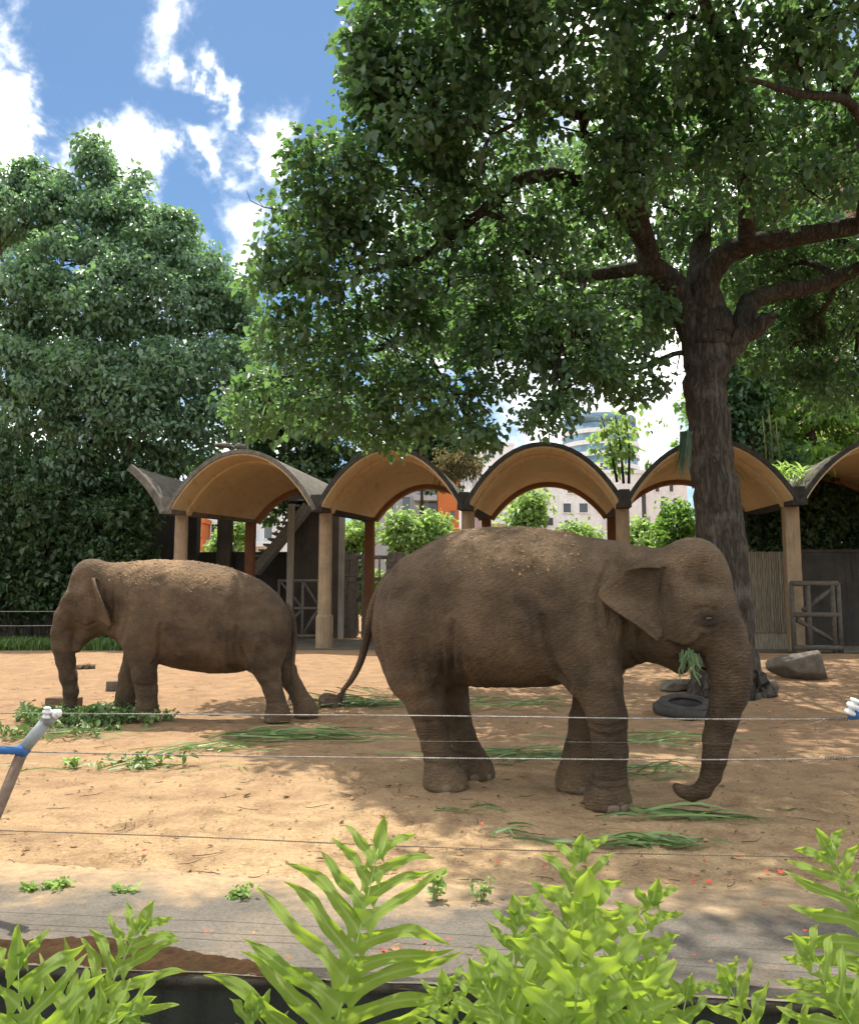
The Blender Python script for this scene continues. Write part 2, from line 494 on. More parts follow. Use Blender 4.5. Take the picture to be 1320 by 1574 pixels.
# ------------------------------------------------------------------ the ground
def zslope(y):
    t = np.clip((np.asarray(y, dtype=float) - 12.5) / 13.0, 0, 1)
    return 0.38 * t * t * (3 - 2 * t)
_pr = np.random.default_rng(17)
PRINTS = np.stack([_pr.uniform(-7, 7, 170), 5.4 + 10.5 * _pr.random(170) ** 1.3, _pr.uniform(0.13, 0.21, 170), _pr.uniform(0.012, 0.034, 170)], 1)
def trampled(x, y):
    """shallow round elephant prints with a pushed-up rim"""
    z = np.zeros_like(x)
    if x.size < 50:
        d = np.sqrt((x[..., None] - PRINTS[:, 0])**2 + (y[..., None] - PRINTS[:, 1])**2) / PRINTS[:, 2]
        return (PRINTS[:, 3] * (-np.clip(1.25 - d, 0, 0.35) / 0.35 + 0.55 * np.exp(-((d - 1.3) / 0.22)**2))).sum(-1)
    for px_, py_, r_, h_ in PRINTS:
        m = (np.abs(x - px_) < r_ * 2) & (np.abs(y - py_) < r_ * 2)
        if not m.any(): continue
        d = np.hypot(x[m] - px_, y[m] - py_) / r_
        z[m] += h_ * (-np.clip(1.25 - d, 0, 0.35) / 0.35 + 0.55 * np.exp(-((d - 1.3) / 0.22)**2))
    return z
def zground(x, y):
    x, y = np.asarray(x, dtype=float), np.asarray(y, dtype=float)
    near = np.clip((y - 5.0) / 1.2, 0, 1) * np.clip((24.0 - y) / 3.0, 0, 1)
    return zslope(y) + near * (0.03 * fbm(x * 0.5, y * 0.5, 3, 2) + 0.014 * fbm(x * 2.4, y * 2.4, 9, 3) + 0.006 * fbm(x * 9, y * 9, 14, 2) + trampled(x, y))
def zg(x, y): return float(zground(np.array([x]), np.array([y]))[0])
def yedge(x): return 3.863 - 0.111 * np.asarray(x, dtype=float).clip(-12, 12)     # the edge of the raised enclosure

def on_ground(px, py):
    """the ground point seen at a pixel"""
    lo, hi = 3.0, 120.0
    for _ in range(50):
        mid = (lo + hi) / 2
        p = at(px, py, mid)
        if p.z > zg(p.x, p.y): lo = mid
        else: hi = mid
    p = at(px, py, lo)
    return Vector((p.x, p.y, zg(p.x, p.y)))

def make_ground():
    nx, ny = 420, 460
    s = np.linspace(-1, 1, nx)
    xs = 9.0 * s + 330 * np.sign(s) * np.abs(s) ** 7
    t = np.linspace(0, 1, ny)
    g = 26.0 * t ** 1.5 + 900 * np.maximum(t - 0.8, 0) ** 3 * 60 
    Xg, T = np.meshgrid(xs, g)
    Yg = yedge(Xg) + T
    Zg = zground(Xg, Yg)
    V = np.stack([Xg, Yg, Zg], -1).reshape(-1, 3)
    i = np.arange(nx * ny).reshape(ny, nx)
    F = np.stack([i[:-1,:-1], i[:-1,1:], i[1:,1:], i[1:,:-1]], -1).reshape(-1, 4)
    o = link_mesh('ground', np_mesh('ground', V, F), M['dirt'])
    tag(o, kind='structure')
make_ground()

def make_apron():
    """the worn concrete strip along the edge, dirt washed over its inner border"""
    xs = np.linspace(-9, 9, 420)
    outer = 1.50 + 0.05 * xs * 0.4 + 0.10 * fbm(xs * 0.8, xs * 0 + 2, 5, 4) + 0.03 * fbm(xs * 6, xs * 0 + 9, 6, 3)
    rows = np.linspace(0, 1, 26)
    X = np.repeat(xs[None], 26, 0)
    W = rows[:, None] * outer[None]
    Y = yedge(X) + 0.002 + W
    Z = zground(X, Y) + 0.020 * np.clip((1 - rows[:, None]) / 0.12, 0, 1) ** 0.7 + 0.0035 + 0.003 * fbm(X * 3, Y * 3, 31, 3)
    V = np.stack([X, Y, Z], -1).reshape(-1, 3)
    i = np.arange(X.size).reshape(X.shape)
    F = np.stack([i[:-1,:-1], i[:-1,1:], i[1:,1:], i[1:,:-1]], -1).reshape(-1, 4)
    me = np_mesh('pavement', V, F)
    a = me.attributes.new('inner', 'FLOAT', 'POINT'); a.data.foreach_set('value', np.repeat(rows, len(xs)).astype(np.float32))
    o = link_mesh('pavement', me, M['apron'])
    tag(o, kind='structure')
make_apron()

def make_retaining_wall():
    """the dark mossy face that drops from the enclosure towards the viewer, a rough coping on top"""
    e = empty('retaining_wall', (0, 3.9, 0))
    tag(e, 'dark mossy retaining wall below the concrete strip, behind the ferns', 'wall')
    n = 260
    xs = np.linspace(-9, 9, n)
    zs = np.linspace(-1.4, -0.03, 14)
    X, Z = np.meshgrid(xs, zs)
    Y = yedge(X) + 0.035 + 0.012 * fbm(X * 2, Z * 2, 4, 3)
    V = np.stack([X, Y - 3.9, Z], -1).reshape(-1, 3)
    i = np.arange(X.size).reshape(X.shape)
    F = np.stack([i[:-1,:-1], i[:-1,1:], i[1:,1:], i[1:,:-1]], -1).reshape(-1, 4)
    link_mesh('wall_face', np_mesh('wall_face', V, F), M['wall_dark'], e)
    # coping: a lip with chipped edge
    prof = [(0.05, -0.06), (0.026, -0.035), (0.004, -0.018), (-0.002, -0.002), (0.006, 0.018), (0.03, 0.027), (0.11, 0.028), (0.15, 0.012)]
    V = []
    for k, x in enumerate(xs):
        for q, (dy, z) in enumerate(prof):
            j = 0.012 * vnoise(np.array([x * 9.0]), np.array([q * 3.3]), 8)[0] + 0.01 * vnoise(np.array([x * 2.0]), np.array([q * 0.5]), 18)[0]
            V.append((x, float(yedge(x)) + dy + j - 3.9, z + j * 0.35))
    m = len(prof)
    i = np.arange(n * m).reshape(n, m)
    F = np.stack([i[:-1,:-1], i[1:,:-1], i[1:,1:], i[:-1,1:]], -1).reshape(-1, 4)
    link_mesh('coping', np_mesh('coping', np.array(V), F), M['coping'], e)
make_retaining_wall()

def make_lower_ground():
    V = [(-60, -40, -1.15), (60, -40, -1.15), (60, 6.2, -1.15), (-60, 6.2, -1.15)]
    o = link_mesh('planting_bed', np_mesh('planting_bed', np.array(V), np.array([[0, 1, 2, 3]]), False), M['soil'])
    tag(o, kind='structure')
make_lower_ground()

# ------------------------------------------------------------------ leaves and trees
def leaf_mesh(name, P, A, Nn, size, tint, wide=0.42, heart=True, fold=0.18):
    """P base points, A axis, Nn leaf normal (n,3); a folded six-point leaf each"""
    A = A / np.linalg.norm(A, axis=1, keepdims=True)
    B = np.cross(Nn, A); B /= np.linalg.norm(B, axis=1, keepdims=True) + 1e-9
    C = np.cross(A, B)
    s = size[:, None]
    if heart: pts = [(0, 0, 0), (0.22, wide, fold), (0.62, wide * 0.72, fold * 0.8), (1.0, 0, -0.12), (0.62, -wide * 0.72, fold * 0.8), (0.22, -wide, fold)]
    else: pts = [(0, 0, 0), (0.30, wide, fold), (0.68, wide * 0.8, fold * 0.5), (1.0, 0, -0.22), (0.68, -wide * 0.8, fold * 0.5), (0.30, -wide, fold)]
    V = np.stack([P + s * (a * A + b * B + c * C) for a, b, c in pts], 1).reshape(-1, 3)
    n = len(P)
    b6 = (np.arange(n) * 6)[:, None]
    F = np.concatenate([b6 + np.array([[0, 3, 2, 1]]), b6 + np.array([[0, 5, 4, 3]])], 1).reshape(-1, 4)
    me = np_mesh(name, V, F, False)
    at_ = me.attributes.new('tint', 'FLOAT', 'FACE')
    at_.data.foreach_set('value', np.repeat(tint, 2).astype(np.float32))
    return me

def clump_leaves(C, per, spread, size, rng, droop=0.5, flat=0.7, tint_c=None):
    """leaves round each clump centre C (n,3)"""
    n = len(C)
    idx = np.repeat(np.arange(n), per)
    off = rng.normal(0, 1, (len(idx), 3))
    off /= np.linalg.norm(off, axis=1, keepdims=True)
    off *= (rng.random((len(idx), 1)) ** 0.45)
    off[:, 2] *= flat
    P = C[idx] + off * spread[idx][:, None]
    A = off * 0.8 + rng.normal(0, 0.5, off.shape)
    A[:, 2] -= droop
    Nn = rng.normal(0, 0.55, off.shape); Nn[:, 2] += 1.0
    Nn += off * 0.35
    s = size * rng.uniform(0.45, 1.4, len(idx)) * (0.8 + 0.4 * rng.random(n))[idx]
    tc = rng.random(n) if tint_c is None else tint_c
    t = np.clip(0.55 * tc[idx] + 0.5 * rng.random(len(idx)) - 0.05, 0, 1)
    return P, A, Nn, s, t

def fill_lobe(c, r, n, rng, shell=0.55):
    """clump centres in an ellipsoid, more of them near its skin"""
    d = rng.normal(0, 1, (n, 3)); d /= np.linalg.norm(d, axis=1, keepdims=True)
    q = rng.random((n, 1)) ** (1 / 3.0)
    q = shell * (0.62 + 0.38 * rng.random((n, 1))) + (1 - shell) * q
    return np.array(c)[None] + d * q * np.array(r)[None]

def curve_pts(pts, n=6):
    """Catmull-Rom through points given as (x, y, z, r)"""
    P = [np.array(p, float) for p in pts]
    P = [2 * P[0] - P[1]] + P + [2 * P[-1] - P[-2]]
    out = []
    for i in range(1, len(P) - 2):
        for k in range(n):
            t = k / n
            out.append(0.5 * ((2*P[i]) + (-P[i-1]+P[i+1])*t + (2*P[i-1]-5*P[i]+4*P[i+1]-P[i+2])*t*t + (-P[i-1]+3*P[i]-3*P[i+1]+P[i+2])*t**3))
    out.append(P[-2])
    return out

def limb(mb, pts, n=10, sub=6, rough=0.05):
    q = curve_pts(pts, sub)
    for a in q[1:-1]: a[:3] += RNG.normal(0, rough * a[3], 3)
    mb.tube([a[:3] for a in q], [max(a[3], 0.004) for a in q], n, wob=0.04)
    return np.array(q)

def make_tree(name, label, base, limbs, lobes, leafmat, barkmat, per, size, spread, seed, group=None, twigs=True, heart=True, droop=0.5, wide=0.42, flat=0.7, sides=10):
    """limbs: lists of (x,y,z,r), the first the trunk; lobes: (centre, radii, clumps)"""
    rng = np.random.default_rng(seed)
    root = empty(name, base)
    tag(root, label, 'tree', group)
    b = np.array(base, float)
    skel = []
    for k, l in enumerate(limbs):
        mb = MB()
        q = limb(mb, [(p[0]-b[0], p[1]-b[1], p[2]-b[2], p[3]) for p in l], sides if k else sides + 6, 7 if k == 0 else 5)
        skel.append(q)
        mb.build('trunk' if k == 0 else 'limb', barkmat, root, smooth=True)
    S = np.concatenate(skel)
    Cs = []
    mb = MB()
    for c, r, n in lobes:
        c = np.array(c, float) - b
        C = fill_lobe(c, r, n, rng)
        Cs.append(C)
        if not twigs: continue
        i = np.argmin(np.linalg.norm(S[:, :3] - c[None], axis=1))
        s0 = S[i]
        mid = (s0[:3] + c) / 2 + rng.normal(0, 0.15, 3) + np.array([0, 0, 0.25])
        r0 = min(0.08, s0[3] * 0.6)
        q = limb(mb, [(*s0[:3], r0), (*mid, r0 * 0.7), (*c, r0 * 0.4)], 6, 5)
        for k in rng.choice(n, min(n, 14), replace=False):
            a = q[rng.integers(len(q) // 2, len(q))]
            m2 = (a[:3] + C[k]) / 2 + rng.normal(0, 0.12, 3)
            mb.tube([a[:3], m2, C[k]], [0.02, 0.013, 0.006], 4, caps=False)
    if twigs: mb.build('twigs', barkmat, root, smooth=True)
    C = np.concatenate(Cs)
    sp = spread * rng.uniform(0.6, 1.35, len(C))
    P, A, Nn, s, t = clump_leaves(C, per, sp, size, rng, droop, flat)
    link_mesh('crown', leaf_mesh('crown', P, A, Nn, s, t, wide=wide, heart=heart), leafmat, root)
    return root

def L(px, py, Y, r):        # a lobe centre seen at a pixel, with its radii in metres
    p = at(px, py, Y)
    return (p.x, p.y, p.z), r

# ------------------------------------------------------------------ the vaulted shelter
def mat_vault():
    m = Mat('ochre_plaster')
    v = m.coord(space='World')
    c = m.mix(m.rng(m.noise(0.8, 5, 0.6, v), 0.3, 0.7), (0.60, 0.455, 0.27), (0.52, 0.385, 0.22))
    c = m.mix(m.rng(m.noise(2.5, 6, 0.7, v), 0.56, 0.76, 0, 0.55), c, (0.31, 0.21, 0.115))
    c = m.mix(m.rng(m.noise(9, 5, 0.7, v), 0.63, 0.75, 0, 0.6), c, (0.2, 0.13, 0.08))
    run = m.noise(1.6, 6, 0.7, m.coord((4, 0.35, 0.35), (0, 0, R(9)), 'World'))
    c = m.mix(m.rng(run, 0.54, 0.72, 0, 0.5), c, (0.27, 0.185, 0.11))
    return m.done(c, 0.9, m.bump(m.noise(18, 5, 0.65, v), 0.4, 0.015), 0.15)
M['vault'] = mat_vault()
M['rib'] = mat_concrete('red_ochre_rib', (0.36, 0.20, 0.105), (0.27, 0.145, 0.08), 0.3)
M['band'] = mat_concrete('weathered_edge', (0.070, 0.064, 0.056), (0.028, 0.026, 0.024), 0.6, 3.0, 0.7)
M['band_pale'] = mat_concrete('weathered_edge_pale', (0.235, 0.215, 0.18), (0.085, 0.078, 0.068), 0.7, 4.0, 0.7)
M['roof_top'] = mat_concrete('roof_top', (0.20, 0.18, 0.145), (0.085, 0.075, 0.06), 0.5, 3.0, 0.7)
M['column'] = mat_concrete('peeling_column', (0.40, 0.29, 0.18), (0.26, 0.19, 0.125), 0.55, 2.2, 0.6)
M['column_red'] = mat_concrete('red_column', (0.25, 0.115, 0.06), (0.16, 0.075, 0.042), 0.5, 2.2, 0.6)

DEP = Vector((0.159, 1.0, 0.0)).normalized()
COLX = [275, 499, 720, 960, 1221, 1510]
COLY = [27.6, 27.0, 26.4, 25.8, 25.2, 24.6]
ROW = [Vector((at(px, 935, y).x, y, 0)) for px, y in zip(COLX, COLY)]
Z_FLOOR, Z_SPRING, RISE, THICK = 0.38, 4.55, 1.78, 0.13
FRONT, BACK = -1.15, 6.4

def arch_curve(t):
    return (max(0.0, 1 - abs(2 * t - 1) ** 2.05)) ** 0.90

def prof(d):
    """springing height and rise of the vault at depth d: it lifts and flattens towards the back"""
    t = (d - FRONT) / (BACK - FRONT)
    return Z_SPRING + 0.46 * t, RISE - 0.42 * t

def make_pavilion():
    e = empty('shelter', (ROW[2].x, ROW[2].y, Z_FLOOR))
    tag(e, 'long open shelter with a row of ochre barrel vaults on columns', 'shelter')
    o = Vector(e.location)
    n = 26
    def shell(a, b, t0, t1, d0, d1, off0, off1, drop=0.0):
        """solid arched strip between valley points a and b, from depth d0 to d1"""
        mb = MB()
        rows = []
        for i in range(n + 1):
            t = t0 + (t1 - t0) * (0.5 - 0.5 * math.cos(math.pi * i / n)) if (t0, t1) == (0, 1) else t0 + (t1 - t0) * i / n
            p = a.lerp(b, t)
            u = (b - a).normalized()
            dt = 1e-3
            qs = []
            for d in (d0, d1):
                sp, rs = prof(d)
                z = sp + rs * arch_curve(t)
                # normal of the curve, to thicken it
                z2 = rs * (arch_curve(min(1, t + dt)) - arch_curve(max(0, t - dt)))
                w = (b - a).length * (min(1, t + dt) - max(0, t - dt))
                nl = math.hypot(z2, w)
                nx, nz = -z2 / nl, w / nl
                qs += [p + u * nx * off + Vector((0, 0, z + nz * off)) + DEP * d - o for off in (off0, off1)]
            rows.append([qs[0], qs[1], qs[3], qs[2]])
        vs = [q for r in rows for q in r]
        fs = []
        for i in range(n):
            for k in range(4):
                k2 = (k + 1) % 4
                fs.append((i*4+k, i*4+k2, (i+1)*4+k2, (i+1)*4+k))
        fs.append((3, 2, 1, 0)); fs.append(tuple(n*4 + k for k in range(4)))
        mb.add(vs, fs)
        return mb
    gap = 0.13
    for k in range(5):
        u = (ROW[k+1] - ROW[k]).normalized()
        a, b = ROW[k] + u * gap, ROW[k+1] - u * gap
        v = shell(a, b, 0, 1, FRONT + 0.012, BACK, 0.0, THICK).build('roof_vault', M['vault'], e, smooth=False)
        for p in v.data.polygons: p.use_smooth = True
        v.modifiers.new('edge', 'EDGE_SPLIT').split_angle = R(50)
        shell(a, b, 0, 1, FRONT + 0.02, BACK - 0.01, THICK + 0.004, THICK + 0.03).build('roof_skin', M['roof_top'], v, smooth=False)
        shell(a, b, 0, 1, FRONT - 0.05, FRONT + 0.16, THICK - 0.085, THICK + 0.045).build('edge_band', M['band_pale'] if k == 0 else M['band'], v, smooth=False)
        shell(a, b, 0, 1, FRONT + 1.05, FRONT + 1.4, -0.07, -0.002).build('inner_rib', M['vault'], v, smooth=False)
        shell(a, b, 0, 1, BACK - 0.30, BACK + 0.06, -0.16, -0.003).build('back_rib', M['rib'], v, smooth=False)
    # the short upswept wing beyond the first valley
    u = (ROW[1] - ROW[0]).normalized()
    b = ROW[0] - u * gap
    a = b - u * 4.5
    shell(a, b, 0.745, 1.0, FRONT + 0.012, BACK, 0.0, THICK).build('roof_wing', M['roof_top'], e)
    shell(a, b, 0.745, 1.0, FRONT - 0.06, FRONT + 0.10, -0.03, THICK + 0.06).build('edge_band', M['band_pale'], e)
    rz = math.atan2(u.y, u.x)
    for k in range(6):
        p = ROW[k] - o
        Mx = Matrix.Translation(Vector((p.x, p.y, 0))) @ Matrix(((u.x, DEP.x, 0, 0), (u.y, DEP.y, 0, 0), (0, 0, 1, 0), (0, 0, 0, 1)))
        zs = Z_SPRING - o.z
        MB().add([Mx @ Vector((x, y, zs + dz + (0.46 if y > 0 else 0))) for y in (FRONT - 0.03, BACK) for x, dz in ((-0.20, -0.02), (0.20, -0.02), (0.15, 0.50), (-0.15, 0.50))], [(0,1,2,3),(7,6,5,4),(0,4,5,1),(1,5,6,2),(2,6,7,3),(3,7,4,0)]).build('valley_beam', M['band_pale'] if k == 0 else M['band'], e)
        zt = zs + 0.04
        if k in (4, 5):
            MB().box(-0.21, 0.21, -0.21, 0.21, 0, zt, Mx).build('column', M['column'], e, bevel=0.03)
        else:
            mb = MB().lathe([(0.27, 0.0), (0.27, 0.98), (0.25, 1.02), (0.215, 1.04), (0.205, zt)], 18, Mx)
            mb.build('column', M['column'], e, smooth=False)
        MB().box(-0.17, 0.17, BACK - 0.42, BACK - 0.08, -0.02, zt + 0.42, Mx).build('column', M['column_red'], e, bevel=0.02)
    # the worn concrete floor below the vaults
    P = [ROW[0] - u * 1.2 + DEP * -1.0, ROW[5] + u * 1.0 + DEP * -1.0, ROW[5] + u * 1.0 + DEP * 7.2, ROW[0] - u * 1.2 + DEP * 7.2]
    f = MB().add([(p.x - o.x, p.y - o.y, z) for z in (0.012,) for p in P], [(0, 1, 2, 3)]).build('floor_slab', M['apron'], e)
    return e
make_pavilion()
# ------------------------------------------------------------------ trees
def PX(px, py, Y, r):
    p = at(px, py, Y)
    return (p.x, p.y, p.z, r)

def big_tree():
    g = on_ground(1122, 1068)
    Y = g.y
    trunk = [(g.x, Y, g.z - 0.25, 0.86), (g.x, Y, g.z + 0.02, 0.72), PX(1119, 1020, Y, 0.57), PX(1114, 930, Y, 0.50), PX(1107, 810, Y, 0.435), PX(1094, 700, Y, 0.40), PX(1085, 600, Y, 0.385), PX(1085, 545, Y, 0.43), PX(1087, 500, Y, 0.45), PX(1087, 470, Y - 0.05, 0.33), PX(1086, 440, Y - 0.1, 0.2)]
    limbs = [trunk,
        [PX(1084, 600, Y, 0.12), PX(1076, 545, Y, 0.28), PX(1056, 480, Y-0.1, 0.30), PX(1030, 435, Y-0.2, 0.26), PX(1000, 405, Y-0.5, 0.21), PX(985, 350, Y-0.9, 0.18), PX(962, 240, 13.4, 0.15), PX(964, 192, 13.0, 0.14), PX(932, 168, 12.6, 0.12), PX(872, 172, 12.3, 0.09), PX(800, 120, 12, 0.05)],
        [PX(990, 370, Y-0.8, 0.15), PX(930, 300, 13.8, 0.13), PX(860, 268, 13.4, 0.12), PX(795, 278, 13.2, 0.11), PX(755, 313, 13.2, 0.095), PX(718, 342, 13.4, 0.08), PX(640, 400, 13.8, 0.06), PX(540, 420, 14, 0.035)],
        [PX(1084, 560, Y, 0.12), PX(1080, 500, Y, 0.28), PX(1074, 430, Y+0.3, 0.23), PX(1078, 372, Y+0.6, 0.19), PX(1084, 310, Y+0.9, 0.15), PX(1090, 220, Y+0.6, 0.12), PX(1075, 90, Y, 0.07)],
        [PX(1082, 560, Y-0.05, 0.15), PX(1082, 500, Y-0.15, 0.26), PX(1086, 440, Y-0.35, 0.25), PX(1108, 397, Y-0.5, 0.22), PX(1155, 375, Y-0.7, 0.19), PX(1233, 362, Y-0.9, 0.17), PX(1320, 346, Y-1.1, 0.15), PX(1440, 320, Y-1.3, 0.10), PX(1560, 260, Y-1.5, 0.05)],
        [PX(1092, 610, Y, 0.10), PX(1112, 550, Y, 0.22), PX(1138, 512, Y, 0.24), PX(1148, 470, Y+0.1, 0.20), PX(1168, 455, Y+0.2, 0.175), PX(1205, 447, Y+0.2, 0.16), PX(1253, 440, Y+0.2, 0.145), PX(1320, 412, Y+0.2, 0.13), PX(1420, 360, Y+0.2, 0.09), PX(1500, 330, Y, 0.05)],
        [PX(1130, 518, Y, 0.18), PX(1160, 508, Y-0.15, 0.16), PX(1178, 490, Y-0.25, 0.15), PX(1180, 482, Y-0.28, 0.13)],
        [PX(1148, 378, Y-0.7, 0.16), PX(1146, 300, 14.0, 0.13), PX(1138, 190, 13.3, 0.11), PX(1132, 60, 12, 0.07), PX(1100, -60, 10.8, 0.04)],
        [PX(1133, 100, 12.2, 0.09), PX(1090, 20, 10.8, 0.075), PX(1060, -40, 9.8, 0.05), PX(1000, -120, 8.8, 0.03)],
        [PX(1320, 346, Y-1.1, 0.10), PX(1335, 250, 13, 0.085), PX(1310, 160, 12, 0.07), PX(1225, 143, 11.2, 0.05), PX(1150, 120, 10.5, 0.03)],
        [PX(1000, 408, Y-0.5, 0.15), PX(930, 420, Y-0.6, 0.12), PX(840, 430, Y-0.4, 0.10), PX(720, 470, Y, 0.075), PX(600, 530, Y+0.3, 0.05), PX(500, 560, Y+0.6, 0.03)],
        [PX(1045, 470, Y, 0.13), PX(1010, 462, Y+0.4, 0.11), PX(950, 500, Y+1.0, 0.08), PX(860, 540, Y+1.2, 0.05)],
        [PX(805, 140, 12.5, 0.05), PX(795, 185, 12.0, 0.035), PX(750, 215, 11.6, 0.03), PX(736, 270, 11.5, 0.02)],
    ]
    lob = [ # px, py, Y, rx, ry, rz, clumps
        (612, 70, 12, 0.95, 1.1, 0.75, 62), (650, 160, 12, 1.15, 1.2, 0.8, 70), (575, 135, 12.3, 0.55, 0.8, 0.5, 26), (530, 265, 13, 0.95, 1.1, 0.72, 60),
        (630, 280, 13, 1.2, 1.2, 0.8, 66), (485, 345, 13.6, 0.85, 1.0, 0.65, 48), (440, 435, 14.2, 0.65, 0.9, 0.7, 40), (550, 410, 14, 1.1, 1.2, 0.75, 62),
        (470, 520, 15, 1.0, 1.2, 0.75, 60), (590, 530, 15, 1.2, 1.2, 0.8, 66), (690, 440, 14.3, 1.1, 1.2, 0.8, 60), (520, 620, 15.8, 1.25, 1.2, 0.62, 62),
        (660, 615, 15.5, 1.1, 1.1, 0.55, 56), (735, 665, 15.2, 0.5, 0.6, 0.28, 16), (770, 545, 15, 0.95, 1.0, 0.6, 50), (400, 620, 16.5, 0.8, 1.0, 0.7, 36), (600, 670, 16.2, 0.7, 0.7, 0.25, 18),
        (740, 70, 11.5, 1.1, 1.2, 0.8, 64), (740, 190, 12.2, 1.1, 1.2, 0.75, 58), (760, 320, 13.2, 1.1, 1.2, 0.7, 52), (820, 420, 14, 1.1, 1.2, 0.75, 58),
        (880, 520, 14.6, 1.0, 1.1, 0.62, 50), (845, 630, 14.4, 0.45, 0.5, 0.38, 18), (905, 580, 14.8, 0.75, 0.8, 0.42, 28), (970, 575, 15.6, 0.7, 0.9, 0.5, 30), (1130, 235, 12.6, 0.8, 0.9, 0.5, 30), (1060, 140, 12.2, 0.9, 0.9, 0.6, 34), (975, 270, 12.6, 0.8, 0.9, 0.5, 28), (1240, 290, 12.8, 0.8, 0.9, 0.4, 24), 
        (880, 60, 11, 1.1, 1.2, 0.8, 60), (900, 200, 12.5, 1.0, 1.1, 0.6, 44), (890, 330, 14, 1.0, 1.2, 0.6, 42), (960, 470, 16, 1.1, 1.2, 0.7, 44),
        (1030, 70, 11.5, 1.1, 1.2, 0.75, 58), (1030, 200, 14.5, 1.1, 1.3, 0.7, 46), (1030, 320, 16.5, 1.2, 1.3, 0.7, 44), (1150, 90, 11.8, 1.1, 1.2, 0.7, 52),
        (1180, 220, 14.5, 1.1, 1.3, 0.65, 44), (1290, 30, 10.8, 0.9, 1.1, 0.7, 42), (1270, 160, 13, 1.0, 1.2, 0.6, 40), (1290, 260, 15, 1.1, 1.2, 0.6, 42), (1200, 320, 16.5, 1.1, 1.3, 0.6, 36),
        (1400, 150, 13, 1.4, 1.6, 1.1, 60), (1420, 330, 14.5, 1.3, 1.5, 0.8, 50), (1500, 250, 13.5, 1.5, 1.6, 1.2, 50), (1340, 420, 16.5, 1.1, 1.2, 0.6, 36),
        (700, -60, 10.8, 1.4, 1.5, 0.9, 66), (860, -100, 10, 1.4, 1.5, 0.9, 60), (1050, -110, 10, 1.4, 1.5, 0.9, 60), (1250, -110, 10, 1.4, 1.5, 0.9, 56), (1000, -300, 9, 1.6, 1.6, 1.0, 56), (760, -260, 10, 1.3, 1.5, 0.9, 50), (1280, -350, 9.5, 1.6, 1.6, 1.0, 50),
        (900, -180, 13, 1.8, 1.8, 1.2, 60), (1150, -180, 13.5, 1.8, 1.8, 1.2, 60), (1400, -60, 11, 1.5, 1.6, 1.0, 50), (760, 470, 19, 1.7, 1.7, 0.9, 74), (860, 420, 19.5, 1.8, 1.8, 1.0, 78), (980, 400, 20, 1.8, 1.8, 1.0, 74), (720, 380, 18, 1.6, 1.6, 1.0, 68), (830, 300, 18, 1.7, 1.7, 1.0, 71), (940, 250, 18, 1.7, 1.7, 1.0, 71), (1060, 430, 22, 1.8, 1.9, 0.9, 68), (1120, 330, 20, 1.8, 1.8, 1.0, 68), (1230, 420, 22, 1.9, 1.9, 1.0, 74), (1330, 480, 22, 1.9, 1.9, 1.0, 74), (1170, 500, 23, 1.7, 1.8, 0.8, 61), (1400, 420, 21, 1.9, 1.9, 1.1, 68), (1060, 200, 18, 1.7, 1.7, 1.0, 64), (1200, 180, 18, 1.8, 1.8, 1.0, 68), (1340, 300, 20, 1.9, 1.9, 1.1, 68), (640, 500, 18.5, 1.4, 1.5, 0.8, 57), (900, 540, 20, 1.2, 1.5, 0.5, 40), (720, 505, 23, 1.8, 2.0, 0.8, 60), (850, 490, 23.5, 1.9, 2.0, 0.8, 64), (990, 470, 24, 1.9, 2.0, 0.9, 64), (1130, 450, 24.5, 2.0, 2.0, 0.9, 64), (1270, 500, 25, 2.0, 2.0, 0.9, 64), (1390, 520, 25, 2.0, 2.0, 1.0, 60), (1190, 420, 18, 1.2, 1.2, 0.6, 68), (1280, 480, 18.5, 1.3, 1.2, 0.6, 74), (1210, 540, 19, 1.1, 1.2, 0.6, 61), (1310, 590, 19, 1.2, 1.2, 0.6, 68), (1270, 380, 17, 1.0, 1.2, 0.45, 34), (1000, 500, 18, 0.9, 1.2, 0.5, 44), (1100, -480, 8.2, 1.4, 1.4, 0.8, 44), (1450, -300, 9, 1.6, 1.6, 1.0, 44),
    ]
    lobes = []
    for px, py, Y_, rx, ry, rz, n in lob:
        p = at(px, py, Y_)
        lobes.append(((p.x, p.y, p.z), (rx, ry, rz), n))
    make_tree('shade_tree', 'large spreading shade tree with thick grey trunk behind the right elephant', tuple(g), limbs, lobes, M['leaf_big'], M['bark'], 24, 0.13, 0.36, 101, sides=12)
    # hanging bare vines among the leaves
big_tree()

def bare_twig():
    p = at(432, 318, 13.8)
    e = empty('bare_twig', p); tag(e, 'bare forked twig poking into the sky at the canopy left edge', 'twig')
    def rel(px, py): return at(px, py, 13.8) - p
    MB().tube([rel(450, 325), rel(430, 322), rel(405, 318), rel(385, 308), rel(379, 292)], [0.016, 0.013, 0.010, 0.007, 0.004], 5).build('stem', M['bark'], e, smooth=True)
    MB().tube([rel(405, 318), rel(395, 305), rel(392, 300)], [0.007, 0.005, 0.003], 5).build('side_shoot', M['bark'], e, smooth=True)
    MB().tube([rel(432, 322), rel(422, 310), rel(408, 306)], [0.007, 0.005, 0.003], 5).build('side_shoot', M['bark'], e, smooth=True)
bare_twig()

